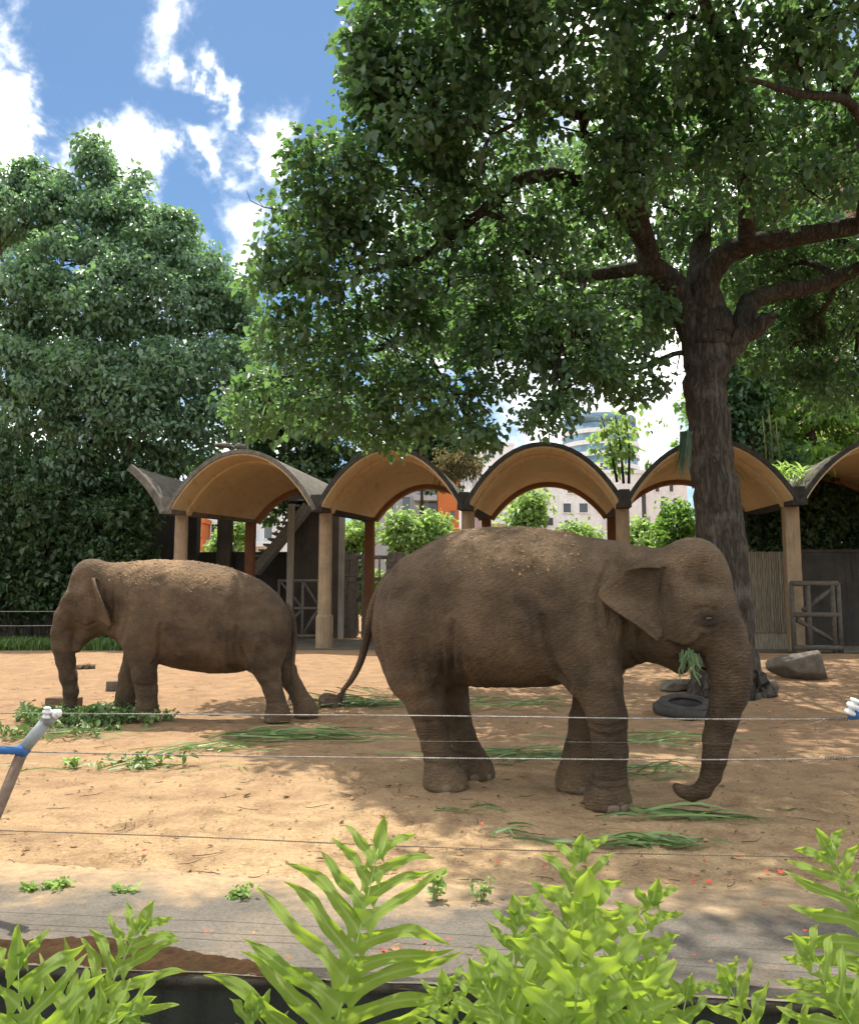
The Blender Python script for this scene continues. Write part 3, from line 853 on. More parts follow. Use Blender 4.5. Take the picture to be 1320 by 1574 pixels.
def left_tree():
    b = on_ground(95, 985)
    Y = b.y
    limbs = [[(b.x, b.y, b.z - 0.2, 0.55), (b.x, b.y, b.z + 0.3, 0.42), PX(100, 850, Y, 0.34), PX(105, 740, Y, 0.30), PX(110, 640, Y, 0.26), PX(140, 520, Y, 0.2), PX(150, 380, Y, 0.12), PX(140, 280, Y, 0.05)],
        [PX(70, 760, Y-0.4, 0.22), PX(110, 715, Y-0.8, 0.20), PX(155, 670, Y-1.2, 0.17), PX(220, 600, Y-1.5, 0.12), PX(300, 520, Y-1.5, 0.06)],
        [PX(105, 690, Y, 0.2), PX(60, 600, Y-1, 0.16), PX(20, 480, Y-1.5, 0.10), PX(0, 380, Y-1.5, 0.05)],
        [PX(40, 960, Y+0.6, 0.22), PX(38, 850, Y+0.5, 0.18), PX(42, 700, Y+0.4, 0.16), PX(30, 560, Y+0.3, 0.10)],
        [PX(120, 600, Y, 0.16), PX(220, 500, Y+0.8, 0.12), PX(280, 430, Y+1, 0.06)]]
    lob = [(150, 262, Y, 0.8, 0.8, 0.9, 34), (140, 225, Y, 0.42, 0.5, 0.5, 14), (55, 270, Y, 0.7, 0.9, 0.55, 24), (205, 315, Y, 0.6, 0.8, 0.8, 24), (212, 275, Y, 0.22, 0.3, 0.4, 5), (40, 340, Y-0.5, 1.6, 1.8, 1.2, 70), (130, 345, Y-0.5, 1.6, 1.8, 1.2, 70), (230, 390, Y-0.3, 1.5, 1.7, 1.2, 64),
           (-60, 340, Y, 2.0, 2.0, 1.6, 60), (-80, 520, Y-1, 2.2, 2.2, 1.8, 60), (40, 450, Y-2, 1.9, 2.0, 1.4, 84), (150, 470, Y-2.2, 1.9, 2.0, 1.4, 84), (260, 470, Y-1.6, 1.8, 1.9, 1.3, 80), (335, 470, Y-0.6, 1.1, 1.4, 1.0, 44),
           (30, 570, Y-2.6, 1.9, 2.0, 1.4, 84), (140, 580, Y-2.8, 1.9, 2.0, 1.4, 84), (250, 570, Y-2.4, 1.8, 1.9, 1.3, 80), (340, 560, Y-1.4, 1.5, 1.7, 1.2, 60), (20, 680, Y-1.6, 1.6, 1.8, 1.1, 56), (130, 670, Y-2.2, 1.6, 1.7, 1.0, 56),
           (230, 660, Y-2.2, 1.6, 1.7, 1.0, 60), (320, 650, Y-1.8, 1.4, 1.5, 0.9, 48), (385, 610, Y-0.4, 1.1, 1.3, 1.1, 44), (390, 520, Y+0.5, 1.0, 1.3, 1.0, 34), (-60, 680, Y-1, 2, 2, 1.5, 40), (300, 710, Y-0.8, 1.0, 1.0, 0.45, 22), (60, 740, Y-0.6, 1.6, 1.4, 0.8, 44), (150, 735, Y-0.8, 1.5, 1.4, 0.7, 44), (230, 715, Y-1, 1.2, 1.2, 0.5, 34), (-20, 760, Y, 1.6, 1.4, 0.8, 40), (185, 325, Y-0.6, 1.3, 1.5, 1.0, 50), (255, 365, Y-0.8, 1.4, 1.5, 1.0, 52), (310, 420, Y-0.8, 1.3, 1.5, 1.0, 48), (360, 455, Y-0.4, 0.9, 1.2, 0.8, 30), (95, 300, Y-0.4, 1.3, 1.4, 0.9, 44), (10, 290, Y-0.2, 1.3, 1.4, 0.9, 40), (0, 520, Y-1, 1.8, 1.8, 1.2, 50), (110, 530, Y-1, 1.8, 1.8, 1.2, 50), (220, 530, Y-1, 1.7, 1.8, 1.2, 46), (0, 720, Y-1.5, 1.5, 1.5, 0.8, 40), (110, 720, Y-1.8, 1.4, 1.4, 0.7, 36), (100, 400, Y-1.6, 1.8, 1.8, 1.2, 60), (200, 430, Y-1.6, 1.7, 1.8, 1.2, 60), (60, 620, Y-3, 1.6, 1.6, 1.1, 50), (190, 620, Y-3, 1.6, 1.6, 1.1, 50)]
    lobes = []
    for px, py, Y_, rx, ry, rz, n in lob:
        p = at(px, py, Y_)
        lobes.append(((p.x, p.y, p.z), (rx, ry, rz), n))
    make_tree('fig_tree', 'tall dense rounded tree rising at the left behind the facing-left elephant', tuple(b), limbs, lobes, M['leaf_left'], M['bark_red'], 36, 0.21, 0.48, 202, heart=False, wide=0.30)
left_tree()

def simple_tree(name, label, px, py_base, Y, top_py, width_px, leafmat, seed, n_lobes=6, per=30, clumps=34, leaf=0.2, group=None, low=0.25, heart=False, wide=0.32, spread=0.5):
    rng = np.random.default_rng(seed)
    base = at(px, py_base, Y)
    zb = zg(base.x, Y)
    top = at(px, top_py, Y).z
    hgt = top - zb
    w = width_px * Y / 1320 / 2
    limbs = [[(base.x, Y, zb - 0.1, 0.05 + 0.018 * hgt), (base.x + rng.normal(0, 0.1), Y, zb + hgt * 0.35, 0.04 + 0.013 * hgt), (base.x + rng.normal(0, 0.3), Y, zb + hgt * 0.75, 0.03)]]
    lobes = []
    for k in range(n_lobes):
        a = rng.uniform(0, 2 * math.pi)
        q = rng.uniform(0.25, 0.62)
        zz = zb + hgt * (low + (0.90 - low) * (k + 0.5) / n_lobes)
        fr = 1.0 if k < n_lobes * 0.6 else 0.65
        lobes.append(((base.x + w * q * math.cos(a) * fr, Y + w * 0.8 * q * math.sin(a), zz), (w * rng.uniform(0.42, 0.62), w * rng.uniform(0.4, 0.6), hgt * rng.uniform(0.13, 0.2)), clumps))
    lobes.append(((base.x, Y, zb + hgt * 0.82), (w * 0.45, w * 0.45, hgt * 0.16), clumps))
    return make_tree(name, label, (base.x, Y, zb), limbs, lobes, leafmat, M['bark_red'], per, leaf, spread, seed, group, heart=heart, wide=wide, sides=8)
# ------------------------------------------------------------------ behind the shelter: greenery, walls, town
G1 = 'small trees beyond the back wall'
for args in [
    ('pale green small tree seen through the second vault, left of its back column', 548, 46, 792, 110, 11, 'leaf_bright'),
    ('bushy pale tree behind the stone fence, under the second vault', 612, 44, 786, 84, 12, 'leaf_bright'),
    ('light green small tree in front of the orange building', 672, 45, 784, 110, 13, 'leaf_bright'),
    ('light green tree with loose top, seen through the left of the third vault', 812, 42, 752, 96, 14, 'leaf_bright'),
    ('low pale bush at the middle of the third vault', 880, 44, 802, 130, 15, 'leaf_bright'),
    ('pale bush behind the column between third and fourth vault', 990, 46, 796, 110, 16, 'leaf_bright'),
    ('darker leafy tree just left of the thick tree trunk', 1045, 38, 772, 84, 17, 'leaf_mid'),
    ('low green bush far behind the first vault', 260, 48, 800, 110, 18, 'leaf_bright'),
    ('slender pale tree far behind the first vault', 350, 50, 796, 90, 19, 'leaf_bright'),
    ]:
    lab, px, Y, top, wpx, sd_, mt = args
    simple_tree('background_tree', lab, px, 900, Y, top, wpx, M[mt], sd_, 6, 24, 34, 0.24, G1, 0.2)
simple_tree('tree', 'bright backlit tree standing behind the shelter at the right edge', 1260, 900, 34, 330, 420, M['leaf_mid'], 51, 16, 32, 50, 0.25, None, 0.35)
simple_tree('tree', 'dark green tree behind the fourth vault, right of the thick trunk', 1165, 900, 32, 500, 200, M['leaf_big'], 52, 8, 26, 38, 0.22, None, 0.4)
simple_tree('tree', 'dark tree behind the roof between first and second vaults', 470, 900, 37, 560, 280, M['leaf_dark'], 53, 9, 30, 44, 0.24, None, 0.5)
simple_tree('tree', 'dark tree far behind the second vault, under the shade tree canopy', 650, 900, 52, 640, 200, M['leaf_dark'], 54, 7, 26, 30, 0.28, None, 0.78)

def leaf_mass(name, label, boxes, mat, seed, per, leaf, kind=None, cat='shrub', spread=0.4, group=None):
    """a shrub: leaf clumps over the skin of boxes given as (px0, py0, px1, py1, Y, depth, clumps)"""
    rng = np.random.default_rng(seed)
    Cs = []
    for x0, y0, x1, y1, Y, dep, n in boxes:
        a, b = at(x0, y1, Y), at(x1, y0, Y)
        p = np.stack([rng.uniform(a.x, b.x, n), Y + dep * rng.uniform(-0.5, 0.5, n) ** 1, rng.uniform(a.z, b.z, n)], 1)
        p[:, 2] += 0.25 * vnoise(p[:, 0] * 1.3, p[:, 1] * 1.3, seed)
        p[:, 1] += 0.5 * vnoise(p[:, 0] * 0.9, p[:, 2] * 0.9, seed + 1)
        Cs.append(p)
    C = np.concatenate(Cs)
    o0 = np.array([C[:, 0].mean(), C[:, 1].mean(), zg(C[:, 0].mean(), C[:, 1].mean())])
    e = empty(name, tuple(o0)); tag(e, label, cat, group)
    P, A, Nn, s, t = clump_leaves(C - o0, per, spread * rng.uniform(0.7, 1.3, len(C)), leaf, rng, 0.45, 0.8)
    link_mesh('foliage', leaf_mesh('foliage', P, A, Nn, s, t, wide=0.34, heart=False), mat, e)
    mb = MB()
    for i in rng.choice(len(C), min(26, len(C)), replace=False):
        c = C[i] - o0
        mb.tube([(c[0] * 0.8, c[1], 0.0), (c[0] * 0.9, c[1] + 0.1, c[2] * 0.5), tuple(c)], [0.035, 0.025, 0.01], 5, caps=False)
    mb.build('stems', M['bark_red'], e, smooth=True)
    return e
leaf_mass('shrub', 'dark overgrown shrubs beneath the left tree', [(-90, 740, 70, 955, 29.5, 1.6, 230), (60, 770, 225, 955, 30, 1.6, 230), (110, 735, 240, 900, 31.5, 1.2, 170)], M['leaf_dark'], 61, 32, 0.2)
leaf_mass('climber', 'dense dark climber over the wall at the right edge', [(1155, 765, 1345, 850, 30.8, 1.4, 190), (1235, 740, 1345, 790, 31.5, 1.2, 90)], M['leaf_dark'], 62, 30, 0.2, cat='climber')
leaf_mass('climber', 'green climber over the wall just right of the thick tree trunk', [(1128, 770, 1215, 850, 31.2, 1.0, 80)], M['leaf_big'], 63, 28, 0.18, cat='climber')

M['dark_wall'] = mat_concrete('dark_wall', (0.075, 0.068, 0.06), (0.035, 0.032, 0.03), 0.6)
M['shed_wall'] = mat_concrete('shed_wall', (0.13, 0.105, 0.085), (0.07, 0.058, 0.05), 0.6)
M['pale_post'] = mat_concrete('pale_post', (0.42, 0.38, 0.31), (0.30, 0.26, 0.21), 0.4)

def wall_between(name, label, px0, px1, Y0, Y1, top_py, th, mat, cat='wall'):
    a, b = at(px0, 935, Y0), at(px1, 935, Y1)
    zt = at((px0 + px1) / 2, top_py, (Y0 + Y1) / 2).z
    z0 = zg(a.x, a.y) - 0.1
    e = empty(name, (a.x, a.y, z0)); tag(e, label, cat)
    d = Vector((b.x - a.x, b.y - a.y, 0)); l = d.length; d.normalize(); nn = Vector((-d.y, d.x, 0))
    Mx = Matrix(((d.x, nn.x, 0, 0), (d.y, nn.y, 0, 0), (0, 0, 1, 0), (0, 0, 0, 1)))
    MB().box(0, l, 0, th, 0, zt - z0, Mx).build('wall_body', mat, e)
    MB().box(-0.02, l + 0.02, -0.05, th + 0.05, zt - z0 + 0.001, zt - z0 + 0.10, Mx).build('wall_cap', mat, e)
    return e
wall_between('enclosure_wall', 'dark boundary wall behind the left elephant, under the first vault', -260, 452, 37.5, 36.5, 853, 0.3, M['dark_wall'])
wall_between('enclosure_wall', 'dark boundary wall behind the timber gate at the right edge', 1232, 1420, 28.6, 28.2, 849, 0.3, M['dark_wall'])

def make_bark_panel():
    """panel cast with a split-log face beside the right gate: many narrow upright ridges"""
    Y = 26.2
    a, b = at(1140, 998, Y), at(1216, 848, Y)
    z0 = zg(a.x, Y) - 0.05
    e = empty('wall_panel', (a.x, Y, z0)); tag(e, 'pale grey panel with rough upright bark ridges beside the timber gate', 'wall')
    w, h = b.x - a.x, b.z - z0
    MB().box(0, w, 0.06, 0.25, 0, h).build('wall_body', M['panel'], e)
    rng = np.random.default_rng(5)
    x = 0.0
    while x < w - 0.03:
        ww = min(rng.uniform(0.05, 0.10), w - x)
        top = h - rng.uniform(0, 0.03)
        nz = 14
        vs, fs = [], []
        for i in range(nz + 1):
            z = 0.55 + (top - 0.55) * i / nz
            j = rng.uniform(-0.012, 0.012)
            dp = rng.uniform(0.0, 0.03)
            vs += [(x + j, 0.06, z), (x + ww * 0.3 + j, 0.03 - dp, z), (x + ww * 0.7 + j, 0.03 - dp * 0.8, z), (x + ww + j, 0.06, z)]
        for i in range(nz):
            for k in range(3): fs.append((i*4+k, i*4+k+1, (i+1)*4+k+1, (i+1)*4+k))
        MB().add(vs, fs).build('ridge', M['panel'], e)
        x += ww * 0.96
    return e
def _panel():
    m = Mat('bark_panel')
    v = m.coord((1, 1, 0.12), space='World')
    c = m.mix(m.rng(m.noise(22, 5, 0.7, v), 0.35, 0.65), (0.34, 0.29, 0.215), (0.17, 0.14, 0.105))
    return m.done(c, 0.9, m.bump(m.noise(30, 5, 0.7, v), 0.9, 0.03), 0.2)
M['panel'] = _panel()
make_bark_panel()

def make_ivy_shed():
    Y = 33.0
    a, b = at(-160, 935, Y), at(239, 735, Y)
    z0 = zg(a.x, Y) - 0.1
    e = empty('garden_shed', (a.x, Y, z0)); tag(e, 'dark overgrown shed wall behind the shrubs beneath the left tree', 'building')
    MB().box(0, b.x - a.x, 0, 3.0, 0, b.z - z0).build('wall', M['dark_wall'], e)
    MB().box(-0.1, b.x - a.x + 0.06, -0.1, 3.1, b.z - z0 + 0.003, b.z - z0 + 0.12).build('roof', M['dark_wall'], e)
    MB().box(2.0, 3.0, -0.04, -0.003, 0, 2.2).build('door', M['gate_dark'], e)
make_ivy_shed()

def rail_gate(name, label, px0, px1, py_top, py_bot, Y, mat, r, diag, brace=True):
    """a frame of rails with diagonals"""
    a, b = at(px0, py_bot, Y), at(px1, py_top, Y)
    z0 = zg((a.x + b.x) / 2, Y)
    e = empty(name, (a.x, Y, z0)); tag(e, label, 'gate')
    w, h = b.x - a.x, b.z - z0
    lo = 0.10
    for x in diag['posts']: MB().tube([(x * w, 0, lo - 0.1), (x * w, 0, h)], r, 8).build('post', mat, e, smooth=True)
    for z in diag['rails']: MB().tube([(0, -0.02, lo + z * (h - lo)), (w, -0.02, lo + z * (h - lo))], r, 8).build('rail', mat, e, smooth=True)
    for x0, z0_, x1, z1 in diag['diag']:
        MB().tube([(x0 * w, 0.03, lo + z0_ * (h - lo)), (x1 * w, 0.03, lo + z1 * (h - lo))], r * 0.9, 8).build('brace', mat, e, smooth=True)
    return e
rail_gate('gate', 'pale rail gate with diagonal braces between the shed and a column', 428, 490, 891, 940, 34.5, M['metal_gate'], 0.055,
          dict(posts=[0, 0.34, 0.60, 1.0], rails=[0.02, 0.5, 0.98], diag=[(0.05, 0.95, 0.6, 0.5), (0.05, 0.05, 0.6, 0.5), (0.62, 0.95, 1.0, 0.55), (0.62, 0.05, 1.0, 0.5)]))
rail_gate('gate', 'dark timber gate with diagonal braces at the right edge', 1219, 1287, 896, 996, 24.2, M['gate_dark'], 0.075,
          dict(posts=[0.02, 0.36, 0.88, 1.0], rails=[0.03, 0.52, 0.99], diag=[(0.1, 0.45, 0.95, 0.1), (0.25, 0.58, 0.95, 0.95)]))

def make_shed():
    """the dark service block behind the first two vaults, with its sloping stair"""
    Y = 36.0
    a = at(446, 935, Y)
    z0 = zg(a.x, Y)
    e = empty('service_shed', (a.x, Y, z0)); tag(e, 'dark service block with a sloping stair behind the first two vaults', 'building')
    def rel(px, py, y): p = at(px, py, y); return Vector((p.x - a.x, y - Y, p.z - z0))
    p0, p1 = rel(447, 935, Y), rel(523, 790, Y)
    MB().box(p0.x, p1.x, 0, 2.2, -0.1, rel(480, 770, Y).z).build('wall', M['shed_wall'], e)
    q = rel(470, 770, Y - 1.3)
    MB().box(rel(452, 0, Y - 1.3).x, rel(520, 0, Y - 1.3).x, -1.3, -0.02, q.z, q.z + 0.25).build('landing', M['shed_wall'], e)
    MB().bar(rel(392, 880, Y - 0.9), rel(474, 778, Y - 0.9), 0.9, 0.34).build('stair', M['metal_gate'], e)
    s0, s1 = rel(388, 874, Y - 0.9), rel(468, 772, Y - 0.9)
    for k in range(12):
        c = s0.lerp(s1, (k + 0.5) / 12)
        MB().box(c.x - 0.12, c.x + 0.12, c.y - 0.42, c.y + 0.42, c.z + 0.12, c.z + 0.20).build('step', M['metal_gate'], e)
    for px, yy, w, m in ((445, Y - 1.6, 0.12, 'pale_post'), (524, Y - 1.0, 0.11, 'pale_post')):
        p = rel(px, 935, yy)
        MB().box(p.x - w, p.x + w, p.y - w, p.y + w, -0.1, rel(px, 775, yy).z).build('post', M[m], e)
    return e
make_shed()
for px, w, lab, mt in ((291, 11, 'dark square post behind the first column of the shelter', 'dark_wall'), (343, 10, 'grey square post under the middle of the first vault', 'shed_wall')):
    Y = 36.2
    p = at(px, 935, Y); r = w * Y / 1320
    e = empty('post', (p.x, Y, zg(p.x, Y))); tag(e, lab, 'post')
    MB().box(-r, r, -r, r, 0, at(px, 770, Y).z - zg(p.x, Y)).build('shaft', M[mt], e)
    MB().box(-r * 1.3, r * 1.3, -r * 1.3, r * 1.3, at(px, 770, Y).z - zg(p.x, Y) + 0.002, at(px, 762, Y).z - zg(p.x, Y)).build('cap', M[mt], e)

def make_pier_fence():
    """stone piers with rails between them, right of the gate"""
    Y = 37.0
    M['stone'] = mat_plain('fence_stone', (0.20, 0.17, 0.14), (0.10, 0.085, 0.072), 5, 0.92, 0.9, 12, space='World')
    a = at(520, 935, Y); z0 = zg(a.x, Y)
    e = empty('stone_fence', (a.x, Y, z0)); tag(e, 'fence of rough stone piers and rails behind the second vault', 'fence')
    rng = np.random.default_rng(8)
    for px, wpx, top in ((535, 24, 849), (562, 14, 850), (609, 28, 848), (655, 26, 849), (700, 24, 849), (742, 24, 849)):
        x = at(px, 935, Y).x - a.x; w = wpx * Y / 1320
        h = at(px, top, Y).z - z0
        pier = MB().box(x - w/2 + 0.04, x + w/2 - 0.04, 0.04, w - 0.04, 0, h - 0.02).build('pier', M['stone'], e)
        z = 0.0
        while z < h - 0.12:
            hh = rng.uniform(0.22, 0.4); hh = min(hh, h - z)
            cut = rng.uniform(0.35, 0.65)
            for s0, s1 in ((0, cut), (cut, 1)):
                j = rng.uniform(0, 0.035)
                st = MB().box(x - w/2 + w*s0 + 0.012 - j*0.3, x - w/2 + w*s1 - 0.012, -j, w, z + 0.012, z + hh - 0.012).build('stone', M['stone'], pier)
            z += hh
    for py in (856, 890, 922):
        p0, p1 = at(520, py, Y), at(760, py, Y)
        MB().bar((p0.x - a.x, 0.35, p0.z - z0), (p1.x - a.x, 0.35, p1.z - z0), 0.14, 0.16).build('rail', M['stone'], e)
    for px in (548, 582, 594, 630, 642, 676, 688): 
        p = at(px, 935, Y)
        MB().bar((p.x - a.x, 0.35, 0.05), (p.x - a.x, 0.35, at(px, 856, Y).z - z0), 0.09, 0.09).build('picket', M['pale_post'], e)
make_pier_fence()

# ---- the town
M['b_white'] = mat_concrete('white_facade', (0.86, 0.87, 0.87), (0.78, 0.80, 0.81), 0.25, 0.15, 0.1)
M['b_grey'] = mat_concrete('grey_facade', (0.44, 0.45, 0.45), (0.35, 0.36, 0.37), 0.25, 0.15, 0.1)
M['b_orange'] = mat_concrete('orange_facade', (0.62, 0.20, 0.065), (0.54, 0.165, 0.055), 0.15, 0.2, 0.1)
M['b_pink'] = mat_concrete('pink_facade', (0.62, 0.42, 0.33), (0.52, 0.34, 0.27), 0.2, 0.2, 0.1)
def _glass(name, c):
    m = Mat(name)
    return m.done(m.mix(m.rng(m.noise(0.4, 3, 0.5, m.coord(space='World')), 0.35, 0.65), c, tuple(x * 0.6 for x in c)), 0.12, None, 0.6)
M['pane'] = _glass('window_glass', (0.07, 0.085, 0.10))
M['tower_glass'] = _glass('tower_glass', (0.14, 0.24, 0.32))

def building(name, label, px0, px1, top_py, Y, depth, wallmat, windows, slabs=(), extra=None):
    """windows: (px0, py0, px1, py1) openings in the front wall, each a framed, recessed pane"""
    a, b = at(px0, 935, Y), at(px1, 935, Y)
    e = empty(name, (a.x, Y, 0.3)); tag(e, label, 'building')
    w, h = b.x - a.x, at(px0, top_py, Y).z - 0.3
    def rx(px): return at(px, 935, Y).x - a.x
    def rz(px, py): return at(px, py, Y).z - 0.3
    MB().box(0, w, 0, depth, -0.5, h).build('wall', wallmat, e)
    MB().box(-0.15, w + 0.15, -0.15, depth + 0.15, h + 0.005, h + 0.4).build('parapet', wallmat, e)
    for x0, y0, x1, y1 in windows:
        xa, xb, za, zb = rx(x0), rx(x1), rz(x0, y1), rz(x0, y0)
        f = MB()
        t = 0.09
        for q in ((xa-t, xb+t, za-t, za), (xa-t, xb+t, zb, zb+t), (xa-t, xa, za, zb), (xb, xb+t, za, zb)): f.box(q[0], q[1], -0.14, -0.003, q[2], q[3])
        fo = f.build('window', wallmat, e)
        MB().box(xa, xb, -0.05, -0.004, za, zb).build('pane', M['pane'], fo)
        if xb - xa > 0.9: MB().box((xa+xb)/2 - 0.04, (xa+xb)/2 + 0.04, -0.09, -0.052, za, zb).build('mullion', wallmat, fo)
    for x0, py, x1, th in slabs:
        MB().box(rx(x0), rx(x1), -1.1, -0.003, rz(x0, py) - th, rz(x0, py)).build('balcony', wallmat, e)
    return e, rx, rz
building('office_building', 'white building with square dark windows seen under the third vault', 742, 925, 741, 78, 16, M['b_white'],
    [(787, 772, 797, 786), (830, 764, 840, 776), (875, 745, 888, 758), (901, 748, 911, 760), (868, 774, 880, 788), (893, 774, 906, 788), (920, 772, 924, 786), (800, 798, 812, 810), (840, 796, 852, 808), (870, 800, 882, 812)], [(742, 768, 790, 0.4), (742, 800, 800, 0.4)])
building('office_building', 'pale building with tall narrow window strips just left of the thick tree trunk', 930, 1062, 728, 90, 14, M['b_white'],
    [(990, 750, 997, 800), (1012, 740, 1018, 756), (1034, 738, 1040, 756), (1020, 770, 1026, 800), (1040, 766, 1046, 800), (940, 770, 948, 800)])
building('apartment_block', 'grey building with glazed balconies left of the orange facade', 575, 672, 742, 80, 14, M['b_grey'],
    [(596, 770, 604, 786), (618, 764, 630, 790), (642, 748, 670, 757), (644, 766, 654, 796), (658, 766, 670, 796)], [(636, 763, 672, 0.5), (636, 800, 672, 0.5)])
building('orange_building', 'bright orange facade seen under the right of the second vault', 673, 706, 738, 79, 12, M['b_orange'], [(692, 785, 700, 797)])
building('tower_block', 'tall pale block with few windows above the second and third vaults', 640, 792, 684, 140, 20, M['b_white'],
    [(659, 687, 671, 699), (690, 686, 698, 694), (720, 690, 730, 702), (752, 692, 762, 704), (659, 712, 671, 724), (690, 712, 700, 724), (752, 716, 762, 728)])
building('apartment_block', 'low pale block with balconies far behind the first vault', 225, 455, 782, 72, 12, M['b_white'],
    [(300, 806, 312, 826), (322, 806, 334, 826), (362, 800, 376, 828), (384, 800, 392, 828), (404, 802, 416, 828), (250, 806, 262, 826)], [(296, 832, 340, 0.4), (356, 834, 420, 0.4)])
building('orange_building', 'small orange house far behind the first vault', 299, 309, 804, 70, 6, M['b_orange'], [(302, 814, 306, 824)])
building('apartment_tower', 'tall pink and white apartment tower glimpsed through the canopy at upper right', 1262, 1520, 190, 62, 18, M['b_pink'],
    [(x, y, x + 22, y + 26) for x in (1282, 1330, 1378, 1426) for y in (215, 275, 335, 395, 455, 515, 575)], [(1276, y, 1360, 0.5) for y in (250, 310, 370, 430, 490, 550)])

def round_tower():
    Y = 230.0
    c = at(928, 935, Y)
    r = 58 * Y / 1320
    e = empty('glass_tower', (c.x, Y, 0)); tag(e, 'round glass office tower with pale floor bands above the third vault', 'building')
    top = at(928, 660, Y).z
    MB().lathe([(r, 0), (r, top)], 40).build('glazing', M['tower_glass'], e, smooth=True)
    z = 4.0
    while z < top - 0.5:
        MB().lathe([(r + 0.02, z), (r + 0.35, z), (r + 0.35, z + 1.15), (r + 0.02, z + 1.15)], 40).build('floor_band', M['b_white'], e)
        z += 3.1
    MB().lathe([(r * 0.96, top + 0.01), (r * 0.96, top + 2.6)], 40).build('crown', M['tower_glass'], e, smooth=True)
    MB().lathe([(r * 0.6, top + 2.62), (r * 0.6, top + 3.6)], 30).build('plant_room', M['b_white'], e)
round_tower()
# ------------------------------------------------------------------ elephants: one implicit body each, meshed by surface nets
def sm_min(a, b, k):
    h = np.clip(0.5 + 0.5 * (b - a) / k, 0, 1)
    return b * (1 - h) + a * h - k * h * (1 - h)

def surface_net(D, origin, h):
    """one vertex per cell that the surface crosses, quads round each crossing edge"""
    nx, ny, nz = D.shape
    S = D < 0
    cx, cy_, cz = nx - 1, ny - 1, nz - 1
    acc = np.zeros((cx, cy_, cz, 3), np.float32)
    cnt = np.zeros((cx, cy_, cz), np.float32)
    for ax in range(3):
        for a in (0, 1):
            for b in (0, 1):
                o1 = [a, b]; sl0, sl1, base = [], [], []
                it = iter(o1)
                for d in range(3):
                    n = D.shape[d] - 1
                    if d == ax:
                        sl0.append(slice(0, n)); sl1.append(slice(1, n + 1)); base.append(0.0)
                    else:
                        o = next(it)
                        sl0.append(slice(o, n + o)); sl1.append(slice(o, n + o)); base.append(float(o))
                d0, d1 = D[tuple(sl0)], D[tuple(sl1)]
                cr = (d0 < 0) != (d1 < 0)
                t = np.where(cr, d0 / np.where(cr, d0 - d1, 1), 0)
                for d in range(3):
                    acc[..., d] += np.where(cr, t if d == ax else base[d], 0)
                cnt += cr
    act = cnt > 0
    idx = -np.ones(act.shape, np.int64)
    idx[act] = np.arange(act.sum())
    cell = np.argwhere(act)
    V = (cell + acc[act] / cnt[act][:, None]) * h + np.array(origin)
    F = []
    for ax in range(3):
        d1, d2 = (ax + 1) % 3, (ax + 2) % 3
        sl0 = [slice(1, -1)] * 3; sl1 = [slice(1, -1)] * 3
        sl0[ax] = slice(0, -1); sl1[ax] = slice(1, None)
        a, b = S[tuple(sl0)], S[tuple(sl1)]
        e = np.argwhere(a != b)
        if not len(e): continue
        flip = a[tuple(e.T)]
        q = e.copy()
        for d in range(3):
            if d != ax: q[:, d] += 1
        def g(i, j):
            r = q.copy(); r[:, d1] -= i; r[:, d2] -= j
            return idx[r[:, 0], r[:, 1], r[:, 2]]
        quad = np.stack([g(1, 1), g(0, 1), g(0, 0), g(1, 0)], 1)
        quad[~flip] = quad[~flip][:, ::-1]
        F.append(quad)
    F = np.concatenate(F)
    return V, F[(F >= 0).all(1)]

